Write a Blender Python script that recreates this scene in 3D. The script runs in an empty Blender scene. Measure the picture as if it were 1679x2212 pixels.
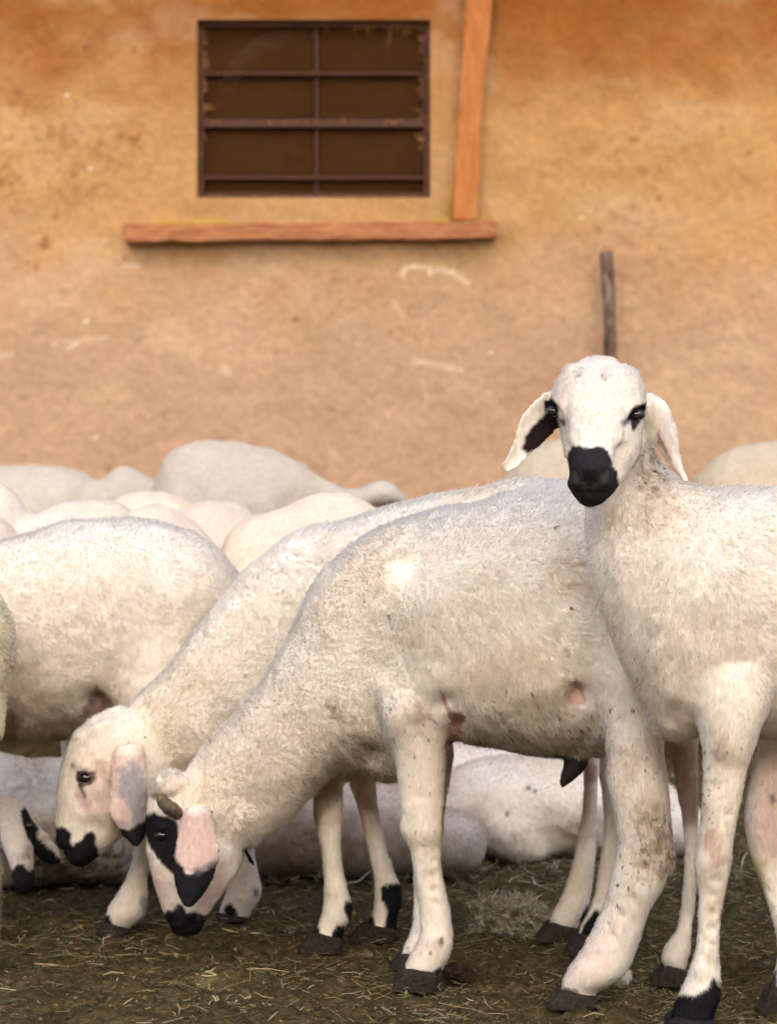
import bpy, bmesh, math, random
import numpy as np
from mathutils import Vector, kdtree
R = math.radians
random.seed(7); rng = np.random.default_rng(7)
S = bpy.context.scene
COL = S.collection

# ------------------------------------------------------------------ camera
F, CU, HV, CZ = 5800.0, 839.5, 850.0, 0.87      # focal length and horizon of the photograph, camera height
cam = bpy.data.cameras.new('camera'); co = bpy.data.objects.new('camera', cam); COL.objects.link(co)
co.location = (0, 0, CZ); co.rotation_euler = (R(90), 0, 0)
cam.sensor_fit = 'VERTICAL'; cam.sensor_height = 36; cam.lens = F / 2212 * 36
cam.shift_y = -(1106 - HV) / 2212; cam.clip_start = 0.05; cam.clip_end = 500
cam.dof.use_dof = True; cam.dof.focus_distance = 3.72; cam.dof.aperture_fstop = cam.lens / 15.0
S.camera = co
# ------------------------------------------------------------------ sky and sun
SUN_EL = R(40)
w = bpy.data.worlds.new('World'); S.world = w; w.use_nodes = True
nt = w.node_tree; bg = nt.nodes['Background']; sky = nt.nodes.new('ShaderNodeTexSky')
sky.sky_type = 'NISHITA'; sky.sun_disc = False; sky.sun_elevation = SUN_EL; sky.sun_rotation = R(180)
sky.air_density = 1.0; sky.dust_density = 6.0; sky.ozone_density = 0.4
nt.links.new(sky.outputs[0], bg.inputs[0]); bg.inputs[1].default_value = 0.15
sl = bpy.data.lights.new('sun', 'SUN'); sl.energy = 4.0; sl.angle = R(0.35); sl.color = (1, .94, .84)
so = bpy.data.objects.new('sun', sl); COL.objects.link(so)
so.rotation_euler = (R(90) - SUN_EL, 0, 0)   # shines from behind the camera, kept off the flock by an added unseen slab
SDIR = np.array([0, -math.cos(SUN_EL), math.sin(SUN_EL)])
S.view_settings.view_transform = 'Standard'; S.view_settings.look = 'None'; S.view_settings.gamma = 1
S.view_settings.exposure = 1.52

# ------------------------------------------------------------------ helpers
def P(u, v, d):
    return np.array([(u - CU) / F * d, d, CZ - (v - HV) / F * d])
def proj(p):
    return CU + p[:, 0] / p[:, 1] * F, HV + (CZ - p[:, 2]) / p[:, 1] * F

def vnoise(p, sc, seed=0):
    """value noise 0..1 on points (n,3)"""
    q = p * sc + seed * 17.37; i = np.floor(q).astype(np.int64); f = q - i; f = f * f * (3 - 2 * f)
    def h(a):
        n = (a[:, 0] * 73856093) ^ (a[:, 1] * 19349663) ^ (a[:, 2] * 83492791) ^ (seed * 2654435)
        n = (n ^ (n >> 13)) * 1274126177 & 0x7fffffff
        n = (n ^ (n >> 16)) * 668265263 & 0x7fffffff
        return (n & 0xffffff) / float(0xffffff)
    r = 0
    for dx in (0, 1):
        for dy in (0, 1):
            for dz in (0, 1):
                wt = (f[:, 0] if dx else 1 - f[:, 0]) * (f[:, 1] if dy else 1 - f[:, 1]) * (f[:, 2] if dz else 1 - f[:, 2])
                r = r + wt * h(i + np.array([dx, dy, dz]))
    return r
def fbm(p, sc, seed=0, o=3):
    r, a, t = 0, 1, 0
    for k in range(o):
        r = r + a * vnoise(p, sc * 2 ** k, seed + k); t += a; a *= .5
    return r / t
def sstep(a, b, x):
    t = np.clip((x - a) / (b - a), 0, 1); return t * t * (3 - 2 * t)

def link(name, me, parent=None, m=None):
    o = bpy.data.objects.new(name, me); COL.objects.link(o)
    if parent is not None: o.parent = parent
    if m is not None and me is not None:
        me.materials.clear(); me.materials.append(m)
    return o
def empty(name, loc, label, cat, group=None):
    o = bpy.data.objects.new(name, None); COL.objects.link(o); o.location = loc; o.empty_display_size = .1
    o['label'] = label; o['category'] = cat
    if group: o['group'] = group
    return o
def under(o, root):
    """parent o, whose mesh is in world coordinates, to an unrotated root"""
    o.parent = root; o.matrix_parent_inverse.identity()
    o.location = (-root.location[0], -root.location[1], -root.location[2])
def mesh_np(name, V, Fc, smooth=True):
    me = bpy.data.meshes.new(name); me.from_pydata([tuple(v) for v in V], [], Fc)
    if smooth: me.shade_smooth()
    me.update(); return me
def set_col(me, c, name='Col'):
    a = me.color_attributes.new(name, 'FLOAT_COLOR', 'POINT')
    c4 = np.ones((len(c), 4), np.float32); c4[:, :3] = c
    a.data.foreach_set('color', c4.ravel())

# ------------------------------------------------------------------ materials
def mat(name, base=(.5, .5, .5), rough=.8, spec=.3):
    m = bpy.data.materials.new(name); m.use_nodes = True
    b = m.node_tree.nodes['Principled BSDF']
    b.inputs['Base Color'].default_value = (*base, 1); b.inputs['Roughness'].default_value = rough
    b.inputs['Specular IOR Level'].default_value = spec
    return m, m.node_tree, b
def N(nt, t, **k):
    n = nt.nodes.new(t)
    for a, v in k.items():
        if a in n.inputs.keys(): n.inputs[a].default_value = v
        else: setattr(n, a, v)
    return n
def attr_mat(name, rough=.9, spec=.1, bump=0, scale=300, var=.12, sheen=0, stretch=None):
    """vertex colour 'Col' times fine noise, with bump"""
    m, nt, b = mat(name, rough=rough, spec=spec)
    at = N(nt, 'ShaderNodeAttribute'); at.attribute_name = 'Col'
    tc = N(nt, 'ShaderNodeTexCoord'); mp = N(nt, 'ShaderNodeMapping')
    if stretch: mp.inputs['Scale'].default_value = stretch
    nt.links.new(tc.outputs['Object'], mp.inputs[0])
    no = N(nt, 'ShaderNodeTexNoise'); no.inputs['Scale'].default_value = scale; no.inputs['Detail'].default_value = 4
    nt.links.new(mp.outputs[0], no.inputs['Vector'])
    mr = N(nt, 'ShaderNodeMapRange'); mr.inputs['From Min'].default_value = .3; mr.inputs['From Max'].default_value = .7
    mr.inputs['To Min'].default_value = 1 - var; mr.inputs['To Max'].default_value = 1 + var
    nt.links.new(no.outputs[0], mr.inputs[0])
    vm = N(nt, 'ShaderNodeVectorMath', operation='SCALE'); nt.links.new(at.outputs['Color'], vm.inputs[0]); nt.links.new(mr.outputs[0], vm.inputs['Scale'])
    nt.links.new(vm.outputs[0], b.inputs['Base Color'])
    if bump:
        bp = N(nt, 'ShaderNodeBump'); bp.inputs['Strength'].default_value = 1; bp.inputs['Distance'].default_value = bump
        nt.links.new(no.outputs[0], bp.inputs['Height']); nt.links.new(bp.outputs[0], b.inputs['Normal'])
    if sheen:
        b.inputs['Sheen Weight'].default_value = sheen; b.inputs['Sheen Roughness'].default_value = .5
    return m
M_BODY = attr_mat('sheep_skin', bump=.002, scale=160, var=.1, stretch=(1, 1, .55))
M_WOOL = attr_mat('sheep_wool', rough=.85, spec=.12, var=.05, scale=60)
def add_translucent(m, f):
    nt = m.node_tree; b = nt.nodes['Principled BSDF']; out = nt.nodes['Material Output']; t = N(nt, 'ShaderNodeBsdfTranslucent'); mx = N(nt, 'ShaderNodeMixShader'); mx.inputs[0].default_value = f
    nt.links.new(b.inputs['Base Color'].links[0].from_socket, t.inputs[0]); nt.links.new(b.outputs[0], mx.inputs[1]); nt.links.new(t.outputs[0], mx.inputs[2]); nt.links.new(mx.outputs[0], out.inputs[0])
add_translucent(M_WOOL, .48)
M_HOOF = attr_mat('hoof_horn', rough=.85, spec=.15, bump=.0012, scale=190, var=.5)
M_EYE, _, _ = mat('wet_eye', (.006, .005, .005), .06, .6)
M_HORN = attr_mat('horn', rough=.55, spec=.3, bump=.0015, scale=200, var=.35, stretch=(1, 1, 1))

# ------------------------------------------------------------------ lofts
def interp(sec, sub):
    """Catmull-Rom through the section rows"""
    s = np.array(sec, float); n = len(s); out = []
    for i in range(n - 1):
        p0 = s[max(i - 1, 0)]; p1 = s[i]; p2 = s[i + 1]; p3 = s[min(i + 2, n - 1)]
        for k in range(sub):
            t = k / sub
            out.append(.5 * ((2 * p1) + (p2 - p0) * t + (2 * p0 - 5 * p1 + 4 * p2 - p3) * t * t + (3 * p1 - p0 - 3 * p2 + p3) * t ** 3))
    out.append(s[-1]); return np.array(out)

class Loft:
    """sec rows: u1,v1,u2,v2,d,w : two outline points of the cross-section, its distance and half-thickness (0 = round)"""
    def __init__(s, sec, kind='body', fur=.012, inset=None, cup=0, power=2.0, cap=(.6, .6), grav=.5, rev=1, sub=5, n=28):
        rows = [list(r) if len(r) == 6 else list(r) + [math.hypot(r[0] - r[2], r[1] - r[3]) / 2 / F * r[4] * .92] for r in sec]
        q = interp(rows, sub); rings = []; cen = []; rad = []
        if inset is None: inset = -.0028 if kind == 'ear' else fur * .5
        for r in q:
            a1, a2 = P(r[0], r[1], r[4]), P(r[2], r[3], r[4])
            c = (a1 + a2) / 2; a = (a2 - a1) / 2; L = np.linalg.norm(a); wd = r[5] if r[5] > 0.0005 else L * .92
            ah = a / max(L, 1e-6); La = max(L - inset, L * .4); wd = wd if kind == 'ear' else max(wd - inset, wd * .4)
            cen.append(c); rad.append((La + wd) / 2 if kind != 'ear' else La); rings.append((c, ah * La, wd))
        cen = np.array(cen); tan = np.gradient(cen, axis=0); tan /= np.linalg.norm(tan, axis=1)[:, None] + 1e-9
        th = np.linspace(0, 2 * math.pi, n, endpoint=False)
        cs, sn = np.cos(th), np.sin(th); e = 2 / power
        cs = np.sign(cs) * np.abs(cs) ** e; sn = np.sign(sn) * np.abs(sn) ** e
        V = []
        def ring(c, a, wd, k, off):
            cc = c + off
            ly = sn * wd * k - (cup * (np.abs(cs) ** 2) * k if cup else 0)
            for i in range(n): V.append(cc + a * cs[i] * k + np.array([0, ly[i], 0]))
        m = len(rings); V.append(cen[0] - tan[0] * rad[0] * cap[0])
        for ph in (75, 50, 25):
            ring(*rings[0], math.cos(R(ph)), -tan[0] * rad[0] * cap[0] * math.sin(R(ph)))
        for r in rings: ring(*r, 1, 0)
        for ph in (25, 50, 75):
            ring(*rings[-1], math.cos(R(ph)), tan[-1] * rad[-1] * cap[1] * math.sin(R(ph)))
        V.append(cen[-1] + tan[-1] * rad[-1] * cap[1])
        nr = m + 6; Fc = []
        for j in range(n): Fc.append((0, 1 + (j + 1) % n, 1 + j))
        for i in range(nr - 1):
            b0 = 1 + i * n; b1 = b0 + n
            for j in range(n):
                k = (j + 1) % n; Fc.append((b0 + j, b0 + k, b1 + k, b1 + j))
        last = len(V) - 1; b0 = 1 + (nr - 1) * n
        for j in range(n): Fc.append((b0 + j, b0 + (j + 1) % n, last))
        s.V, s.F, s.kind = np.array(V), Fc, kind
        s.cen, s.rad, s.flow, s.fur, s.grav = cen, np.array(rad), tan * rev, fur, grav

def blob(u, v, d, rx, ry, rz, kind='head', fur=.005, n=3):
    """ellipsoid, radii in metres"""
    bm = bmesh.new(); bmesh.ops.create_icosphere(bm, subdivisions=n, radius=1)
    c = P(u, v, d); V = np.array([[x.co.x * rx, x.co.y * ry, x.co.z * rz] for x in bm.verts]) + c
    Fc = [tuple(x.index for x in f.verts) for f in bm.faces]; bm.free()
    o = Loft.__new__(Loft); o.V, o.F, o.kind = V, Fc, kind
    o.cen = np.array([c]); o.rad = np.array([(rx + ry + rz) / 3]); o.flow = np.array([[0, 0, -1.]]); o.fur = fur; o.grav = .5
    return o

def fuse(lofts, voxel, smooth):
    V, Fc, k = [], [], 0
    for l in lofts:
        V.append(l.V); Fc += [tuple(i + k for i in f) for f in l.F]; k += len(l.V)
    me = mesh_np('tmp', np.vstack(V), Fc); bm = bmesh.new(); bm.from_mesh(me)
    bmesh.ops.recalc_face_normals(bm, faces=bm.faces); bm.to_mesh(me); bm.free()
    o = bpy.data.objects.new('tmp', me); COL.objects.link(o)
    rm = o.modifiers.new('r', 'REMESH'); rm.mode = 'VOXEL'; rm.voxel_size = voxel; rm.adaptivity = 0
    sm = o.modifiers.new('s', 'SMOOTH'); sm.factor = .5; sm.iterations = smooth
    dg = bpy.context.evaluated_depsgraph_get(); dg.update()
    out = bpy.data.meshes.new_from_object(o.evaluated_get(dg))
    bpy.data.objects.remove(o); bpy.data.meshes.remove(me)
    return out
def get_v(me):
    a = np.empty(len(me.vertices) * 3); me.vertices.foreach_get('co', a); return a.reshape(-1, 3)
def get_n(me):
    a = np.empty(len(me.vertices) * 3, np.float32); me.vertex_normals.foreach_get('vector', a); return a.reshape(-1, 3).astype(float)
def set_v(me, V):
    me.vertices.foreach_set('co', V.ravel().astype(np.float32)); me.update()

def region(V, lofts):
    """per vertex: fur length, flow, gravity share, leg/head/ear weight"""
    C = np.vstack([l.cen for l in lofts]); r = np.concatenate([l.rad for l in lofts])
    fl = np.vstack([l.flow for l in lofts]); fu = np.concatenate([[l.fur] * len(l.cen) for l in lofts])
    gr = np.concatenate([[l.grav] * len(l.cen) for l in lofts])
    kd = np.concatenate([[{'body': 0, 'neck': 0, 'leg': 1, 'head': 2, 'ear': 3}[l.kind]] * len(l.cen) for l in lofts])
    res = np.zeros((len(V), 9))
    for a in range(0, len(V), 8000):
        d = np.linalg.norm(V[a:a + 8000, None, :] - C[None], axis=2) / r[None]
        wt = np.exp(-(d - d.min(1)[:, None]) * 14); wt /= wt.sum(1)[:, None]
        res[a:a + 8000, 0] = wt @ fu; res[a:a + 8000, 1:4] = wt @ fl; res[a:a + 8000, 4] = wt @ gr
        for k in range(4): res[a:a + 8000, 5 + k] = wt @ (kd == k)
    return res

def poly_dist(u, v, poly):
    """signed distance in photo pixels, negative inside"""
    p = np.array(poly, float); q = np.roll(p, -1, 0); best = np.full(len(u), 1e9); ins = np.zeros(len(u), bool)
    for (x0, y0), (x1, y1) in zip(p, q):
        dx, dy = x1 - x0, y1 - y0; t = np.clip(((u - x0) * dx + (v - y0) * dy) / (dx * dx + dy * dy + 1e-9), 0, 1)
        best = np.minimum(best, np.hypot(u - x0 - t * dx, v - y0 - t * dy))
        c = ((y0 > v) != (y1 > v)) & (u < (x1 - x0) * (v - y0) / (y1 - y0 + 1e-12) + x0); ins ^= c
    return np.where(ins, -best, best)

CREAM = np.array([.87, .83, .76]); BLACK = np.array([.016, .016, .019]); PINK = np.array([.60, .40, .36]); TAN = np.array([.42, .29, .16])
OCHRE = np.array([.50, .36, .16]); DIRT = np.array([.17, .12, .06]); GREY = np.array([.30, .31, .34])

class Sheep:
    """marks: (polygon, colour, feather px, amount, depth range or None); dirt, also painted shade: (u,v,radius px,colour,amount)"""
    def __init__(s, label, d, lofts, hooves=(), marks=(), dirt=(), dents=(), bumps=(), eyes=(), voxel=.004, smooth=6, dens=260000, tint=(1, 1, 1),
                 specks=60, curl=0, seed=1, group='white sheep of the flock in the pen', width=1.0, bare=(), base=None, clump=1.0, relax=45, spots=(), lump=1.0, eye_tilt=0, clean=False, rootk=1.0):  # clean: paint top light on the back and soil the belly
        us = np.vstack([l.cen for l in lofts]); x0 = us[:, 0].mean(); y0 = us[:, 1].mean()
        root = empty('sheep', (x0, y0, 0), label, 'sheep', group); s.root = root
        me = fuse(lofts, voxel, smooth); me.name = 'sheep_body'
        V = get_v(me); nn = get_n(me)
        reg = region(V, lofts)
        ne = len(me.edges); E = np.empty(ne * 2, np.int32); me.edges.foreach_get('vertices', E); E = E.reshape(-1, 2)
        deg = np.bincount(E.ravel(), minlength=len(V))[:, None]; wgt = (np.clip(reg[:, 5], 0, 1) * .5)[:, None]
        for it in range(relax):                                      # let the joints of neck, shoulder and haunch flow together
            acc = np.stack([np.bincount(E[:, 0], V[E[:, 1], k], len(V)) + np.bincount(E[:, 1], V[E[:, 0], k], len(V)) for k in range(3)], 1)
            V = V + (acc / deg - V) * wgt
        set_v(me, V); nn = get_n(me)
        u, v = proj(V); px = V[:, 1] / F
        body = np.clip(reg[:, 5], 0, 1)
        # muscle and wool lumps
        disp = (fbm(V, 14, seed) - .5) * .012 * body * lump + (fbm(V, 45, seed + 5, 3) - .5) * .005 * body * lump + (fbm(V, 70, seed + 9, 2) - .5) * .002 * (1 - body)
        V = V + nn * disp[:, None]
        for (bu, bv, br, amt) in list(dents) + list(bumps):          # small hollows and swellings on the near side
            g = np.exp(-((u - bu) ** 2 + (v - bv) ** 2) / (br * br)) * (nn[:, 1] < .35)
            V = V + nn * (g * amt)[:, None]
        V[:, 2] = np.maximum(V[:, 2], .002)
        set_v(me, V)
        s.clump = clump; s.rootk = rootk; s.clean = clean; s.marks, s.dirt, s.tint, s.seed, s.base = marks, dirt, np.array(tint), seed, base
        sp = []
        for k in range(specks):
            i = rng.integers(len(V)); sp.append((V[i], rng.uniform(.0015, .004)))
        for (du, dv, dr, cnt) in spots:                              # crumbs of dung caught in the wool
            cand = np.nonzero((np.hypot(u - du, v - dv) < dr) & (nn[:, 1] < 0))[0]
            if len(cand): sp += [(V[i], rng.uniform(.0009, .0026)) for i in rng.choice(cand, cnt)]
        s.sp = sp
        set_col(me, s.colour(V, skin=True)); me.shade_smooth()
        b = link('body', me, None, M_BODY); under(b, root); s.body = b
        if dens: s.fleece(me, reg, dens, curl, seed, width, bare)
        for (eu, ev, ed, er) in eyes:
            bm = bmesh.new(); bmesh.ops.create_uvsphere(bm, u_segments=20, v_segments=14, radius=er)
            em = bpy.data.meshes.new('eye'); bm.to_mesh(em); bm.free(); em.shade_smooth()
            nb = (np.hypot(u - eu, v - ev) < 6); ys = V[nb, 1].min() if nb.any() else ed
            c0 = P(eu, ev, ys); V2 = get_v(em) * np.array([1.25, .75, .85]); ca, sa = math.cos(R(eye_tilt)), math.sin(R(eye_tilt))
            V2 = np.stack([V2[:, 0] * ca - V2[:, 2] * sa, V2[:, 1], V2[:, 0] * sa + V2[:, 2] * ca], 1) + c0 + np.array([0, er * .75 - .0035, 0])
            set_v(em, V2); e = link('eye', em, None, M_EYE); under(e, root)
        for h in hooves: under(hoof(*h), root)
    def colour(s, p, skin=False):
        u, v = proj(p); n = len(p); c = np.tile(CREAM if s.base is None else np.array(s.base), (n, 1)) * s.tint
        big = fbm(p, 6, s.seed + 3); mid = fbm(p, 25, s.seed + 4)
        c = c * (.93 + .14 * mid)[:, None]
        if s.base is None or s.clean:                                # top light painted as whiter back; yellowed and soiled towards the belly
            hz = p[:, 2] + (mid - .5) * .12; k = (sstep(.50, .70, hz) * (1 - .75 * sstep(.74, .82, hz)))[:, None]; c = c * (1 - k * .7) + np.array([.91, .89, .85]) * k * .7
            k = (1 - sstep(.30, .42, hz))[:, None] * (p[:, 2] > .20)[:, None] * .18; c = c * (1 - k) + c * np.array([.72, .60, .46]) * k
        k = sstep(.5, .72, big)[:, None] * .35; c = c * (1 - k) + c * np.array([.98, .90, .76]) * k
        wob = (fbm(p, 110, s.seed + 8, 3) - .5) * 2
        for (du, dv, dr, dc, da) in s.dirt:  # dirt, and shade painted on the lying sheep
            r = np.hypot(u - du, v - dv) / dr
            k = np.clip((1 - r) * 1.6, 0, 1) * (.25 + .75 * sstep(.42, .66, fbm(p, 95, int(du) % 50, 3))) * da * .75
            c = c * (1 - k[:, None]) + np.array(dc) * k[:, None]
        for mk in s.marks:
            poly, mc, fe, am = mk[:4]; dist = poly_dist(u, v, poly) + wob * fe * 1.3
            k = (1 - sstep(-fe, fe, dist)) * am
            if len(mk) > 4: k = k * ((p[:, 1] > mk[4]) & (p[:, 1] < mk[5]))
            c = c * (1 - k[:, None]) + np.array(mc) * k[:, None]
        if not skin and len(s.sp):
            for q, r in s.sp:
                dd = np.sum((p - q) ** 2, 1); k = (dd < r * r); c[k] = DIRT * .8
        return c
    def fleece(s, me, reg, dens, curl, seed, width, bare):
        V = get_v(me); nn = get_n(me); me.calc_loop_triangles(); nt_ = len(me.loop_triangles)
        T = np.empty(nt_ * 3, np.int32); me.loop_triangles.foreach_get('vertices', T); T = T.reshape(-1, 3)
        A, B, C = V[T[:, 0]], V[T[:, 1]], V[T[:, 2]]
        cr = np.cross(B - A, C - A); ar = np.linalg.norm(cr, axis=1) / 2; fn = cr / (ar[:, None] * 2 + 1e-12)
        cen = (A + B + C) / 3; cu, cv = proj(cen)
        back = fn[:, 1] > .45
        off = (cu < -60) | (cu > 1740) | (cv > 2260)
        short = reg[T[:, 0], 0] < .008
        wgt = ar * np.where(back, .15, 1) * np.where(off, .12, 1) * np.where(short, 1.7, 1)
        n = int(wgt.sum() * dens * 1.35); idx = np.searchsorted(np.cumsum(wgt) / wgt.sum(), rng.random(n)); idx = np.minimum(idx, nt_ - 1)
        r1, r2 = np.sqrt(rng.random(n)), rng.random(n); b0, b1, b2 = 1 - r1, r1 * (1 - r2), r1 * r2
        t = T[idx]; p = V[t[:, 0]] * b0[:, None] + V[t[:, 1]] * b1[:, None] + V[t[:, 2]] * b2[:, None]
        nr = nn[t[:, 0]] * b0[:, None] + nn[t[:, 1]] * b1[:, None] + nn[t[:, 2]] * b2[:, None]; nr /= np.linalg.norm(nr, axis=1)[:, None] + 1e-9
        rg = reg[t[:, 0]]; L = rg[:, 0] * .64 * rng.uniform(.6, 1.2, n); stray = rng.random(n) < .05; L = np.where(stray, L * rng.uniform(1.2, 1.75, n), L)
        u, v = proj(p)
        for (poly, f) in bare: L = np.where(poly_dist(u, v, poly) < 2, L * f, L)
        fl = rg[:, 1:4] * (1 - rg[:, 4:5]) + np.array([0, 0, -1.]) * rg[:, 4:5]
        sw = (np.stack([fbm(p, 9, seed + 20 + k, 2) for k in range(3)], 1) - .5) * 2.2; fl = fl + sw * .8
        fl -= nr * np.sum(fl * nr, 1)[:, None]; fl /= np.linalg.norm(fl, axis=1)[:, None] + 1e-9
        body = rg[:, 5:6]
        lay = .62 + .35 * (1 - body); lay = lay * np.where(curl, .7, 1)
        tdir = fl * lay + nr * (1.12 - lay) + rng.normal(0, .13, (n, 3)); tdir /= np.linalg.norm(tdir, axis=1)[:, None]
        tip = p + tdir * L[:, None]
        # clumps: warped cells, longer down the flank
        wp = np.stack([vnoise(p, 60, seed + 30 + k) + .5 * vnoise(p, 130, seed + 34 + k) for k in range(3)], 1) * .012
        cs = np.array([.0041, .0041, .0092]) * s.clump; cell = np.floor((p + wp) / cs).astype(np.int64)
        key = (cell[:, 0] & 0xffff) | ((cell[:, 1] & 0xffff) << 16) | ((cell[:, 2] & 0xffff) << 32)
        _, near = np.unique(key, return_inverse=True); near = near.ravel(); m = near.max() + 1; cnt = np.bincount(near, minlength=m)
        ct = np.stack([np.bincount(near, tip[:, k], m) / cnt for k in range(3)], 1)[near] + nr * .001
        cf = (.47 * np.where(stray, .25, 1) * np.clip(L / .008, 0, 1) * (body[:, 0] * .85 + .15))[:, None]
        tip = tip * (1 - cf) + ct * cf
        dl = tip - p; Ll = np.linalg.norm(dl, axis=1)[:, None]; dn = dl / (Ll + 1e-9)
        if curl: tip = tip - nr * Ll * .15
        mid = p + dl * .52 + nr * Ll * (.16 if not curl else .3)
        s1 = np.cross(dn, nr + rng.normal(0, .1, (n, 3))); s1 /= np.linalg.norm(s1, axis=1)[:, None] + 1e-9
        ph = rng.normal(0, .85, n)[:, None]; side = s1 * np.cos(ph) + np.cross(dn, s1) * np.sin(ph)   # rolled at random so none is edge-on as a group
        side *= np.where(np.sum(np.cross(side, dn) * nr, 1) < 0, -1, 1)[:, None]
        wd = (.00036 * width * np.clip(L / .010, .6, 1.3) * rng.uniform(.7, 1.3, n))[:, None]
        root = p - nr * .0008
        VV = np.stack([root - side * wd, root + side * wd, mid + side * wd * .85, mid - side * wd * .85, tip], 1).reshape(-1, 3)
        base = np.arange(n) * 5
        quads = np.stack([base, base + 1, base + 2, base + 3], 1); tris = np.stack([base + 3, base + 2, base + 4], 1)
        fm = bpy.data.meshes.new('fleece'); fm.vertices.add(n * 5); fm.vertices.foreach_set('co', VV.ravel().astype(np.float32))
        loops = np.concatenate([quads.ravel(), tris.ravel()]).astype(np.int32)
        fm.loops.add(len(loops)); fm.loops.foreach_set('vertex_index', loops)
        starts = np.concatenate([np.arange(n) * 4, n * 4 + np.arange(n) * 3]).astype(np.int32)
        fm.polygons.add(2 * n); fm.polygons.foreach_set('loop_start', starts)
        fm.update(calc_edges=True)
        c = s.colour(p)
        var = rng.uniform(.9, 1.1, n) * (1 + (rng.random(m)[near] - .5) * .12)
        c = np.clip(c * var[:, None], 0, .9)
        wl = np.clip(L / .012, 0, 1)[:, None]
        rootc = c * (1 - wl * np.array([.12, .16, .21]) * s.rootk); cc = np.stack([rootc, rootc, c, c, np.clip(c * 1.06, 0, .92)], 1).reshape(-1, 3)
        set_col(fm, cc)
        gn = nr * .85 + dn * -.12 + np.cross(side, dn) * np.sign(np.sum(np.cross(side, dn) * nr, 1))[:, None] * .25
        gn /= np.linalg.norm(gn, axis=1)[:, None] + 1e-9
        fm.shade_smooth()
        fm.normals_split_custom_set_from_vertices(np.repeat(gn, 5, 0))
        o = link('fleece', fm, None, M_WOOL); under(o, s.root); return o

def hoof(tl, tr, toe, heel, d, w=.020, col=(.030, .023, .018)):
    """cloven hoof: two claws side by side, seen from the side; points in photo pixels"""
    V, Fc = [], []; gz = 0.001
    a, b = P(*tl, d), P(*tr, d); t, h = P(*toe, d), P(*heel, d); t[2] = h[2] = gz; t[0] += (h[0] - t[0]) * .07; a[2] += .006; b[2] += .004
    for sgn in (-1, 1):
        n = 20; rings = []
        for k, f in enumerate((0, .12, .45, .8, .95, 1)):
            l = a * (1 - f) + t * f; r = b * (1 - f) + h * f
            if k == 0: l = l + (r - l) * .06; r = r - (r - l) * .06
            if k == 5: l = l + (r - l) * .02; r = r - (r - l) * .02
            ring = []
            for j in range(n):
                th = 2 * math.pi * j / n; cx, sx = math.cos(th), math.sin(th)
                q = (l + r) / 2 - (r - l) / 2 * cx
                taper = 1 - .45 * max(cx, 0) ** 2
                hw = w * .5 * (.92 + .1 * f)
                ring.append(q + np.array([0, sgn * w * .5 + hw * sx * taper * .97, 0]))
            rings.append(ring)
        o = len(V)
        for rg in rings: V += rg
        for i in range(len(rings) - 1):
            for j in range(n):
                k = (j + 1) % n; Fc.append((o + i * n + j, o + i * n + k, o + (i + 1) * n + k, o + (i + 1) * n + j))
        Fc.append(tuple(o + j for j in range(n))[::-1]); Fc.append(tuple(o + (len(rings) - 1) * n + j for j in range(n)))
    me = mesh_np('hoof', V, Fc); VV = np.array(V); k = fbm(VV, 120, 3)[:, None]
    set_col(me, np.array(col) * (.6 + .8 * k)); bm = bmesh.new(); bm.from_mesh(me); bmesh.ops.recalc_face_normals(bm, faces=bm.faces); bm.to_mesh(me); bm.free()
    me.shade_smooth()
    return link('hoof', me, None, M_HOOF)

# ================================================================== SETTING
WY = 7.6                                          # distance of the wall
def axis_pts(lo, hi, step, far, grow=1.35):
    a = list(np.arange(lo, hi + 1e-6, step)); s = step; x = lo
    while x > far[0]: s *= grow; x -= s; a.insert(0, max(x, far[0]))
    s = step; x = a[-1]
    while x < far[1]: s *= grow; x += s; a.append(min(x, far[1]))
    return np.array(a)
# ground, one sheet
gx = axis_pts(-1.3, 1.3, .009, (-150, 150)); gy = axis_pts(3.3, 6.2, .009, (-150, 150))
X, Y = np.meshgrid(gx, gy); n0, n1 = X.shape
GP = np.stack([X.ravel(), Y.ravel(), np.zeros(X.size)], 1)
nearg = (np.abs(GP[:, 0]) < 3) & (GP[:, 1] > 2) & (GP[:, 1] < 9)
def ground_z(p):
    q = p.copy(); q[:, 2] = 0
    z = (fbm(q, 7, 61, 2) - .5) * .022 + (fbm(q, 30, 62, 3) - .5) * .016 + np.maximum(fbm(q, 75, 63, 2) - .55, 0) * .05
    return z - .006
GP[nearg, 2] = ground_z(GP[nearg]); 
idx = np.arange(X.size).reshape(n0, n1)
Fq = np.stack([idx[:-1, :-1].ravel(), idx[:-1, 1:].ravel(), idx[1:, 1:].ravel(), idx[1:, :-1].ravel()], 1)
gm = bpy.data.meshes.new('ground'); gm.from_pydata(GP.tolist(), [], Fq.tolist()); gm.shade_smooth()
dryness = 1 - sstep(2.2, 3.2, GP[:, 1] + (fbm(GP, .8, 5) - .5) * 1.2)       # dry pale earth of the open yard, dung-covered pen floor
q0 = GP.copy(); q0[:, 2] = 0
k1 = fbm(q0, 5, 31); k2 = fbm(q0, 40, 32, 3); k3 = fbm(q0, 120, 33, 2)
gc = np.array([.054, .041, .017])[None] * (.6 + .8 * k2[:, None]) * (.8 + .4 * k3[:, None])
kk = sstep(.5, .7, k1)[:, None] * .6; gc = gc * (1 - kk) + np.array([.030, .020, .010]) * kk
kk = sstep(.58, .7, k3)[:, None] * .45; gc = gc * (1 - kk) + np.array([.13, .10, .05]) * kk
gc = gc * (1 - dryness[:, None]) + np.array([.21, .155, .10]) * dryness[:, None]
set_col(gm, gc)
M_GROUND = attr_mat('pen_floor', rough=.95, spec=.1, bump=.004, scale=90, var=.45)
go = link('ground', gm, None, M_GROUND); go['kind'] = 'structure'

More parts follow.
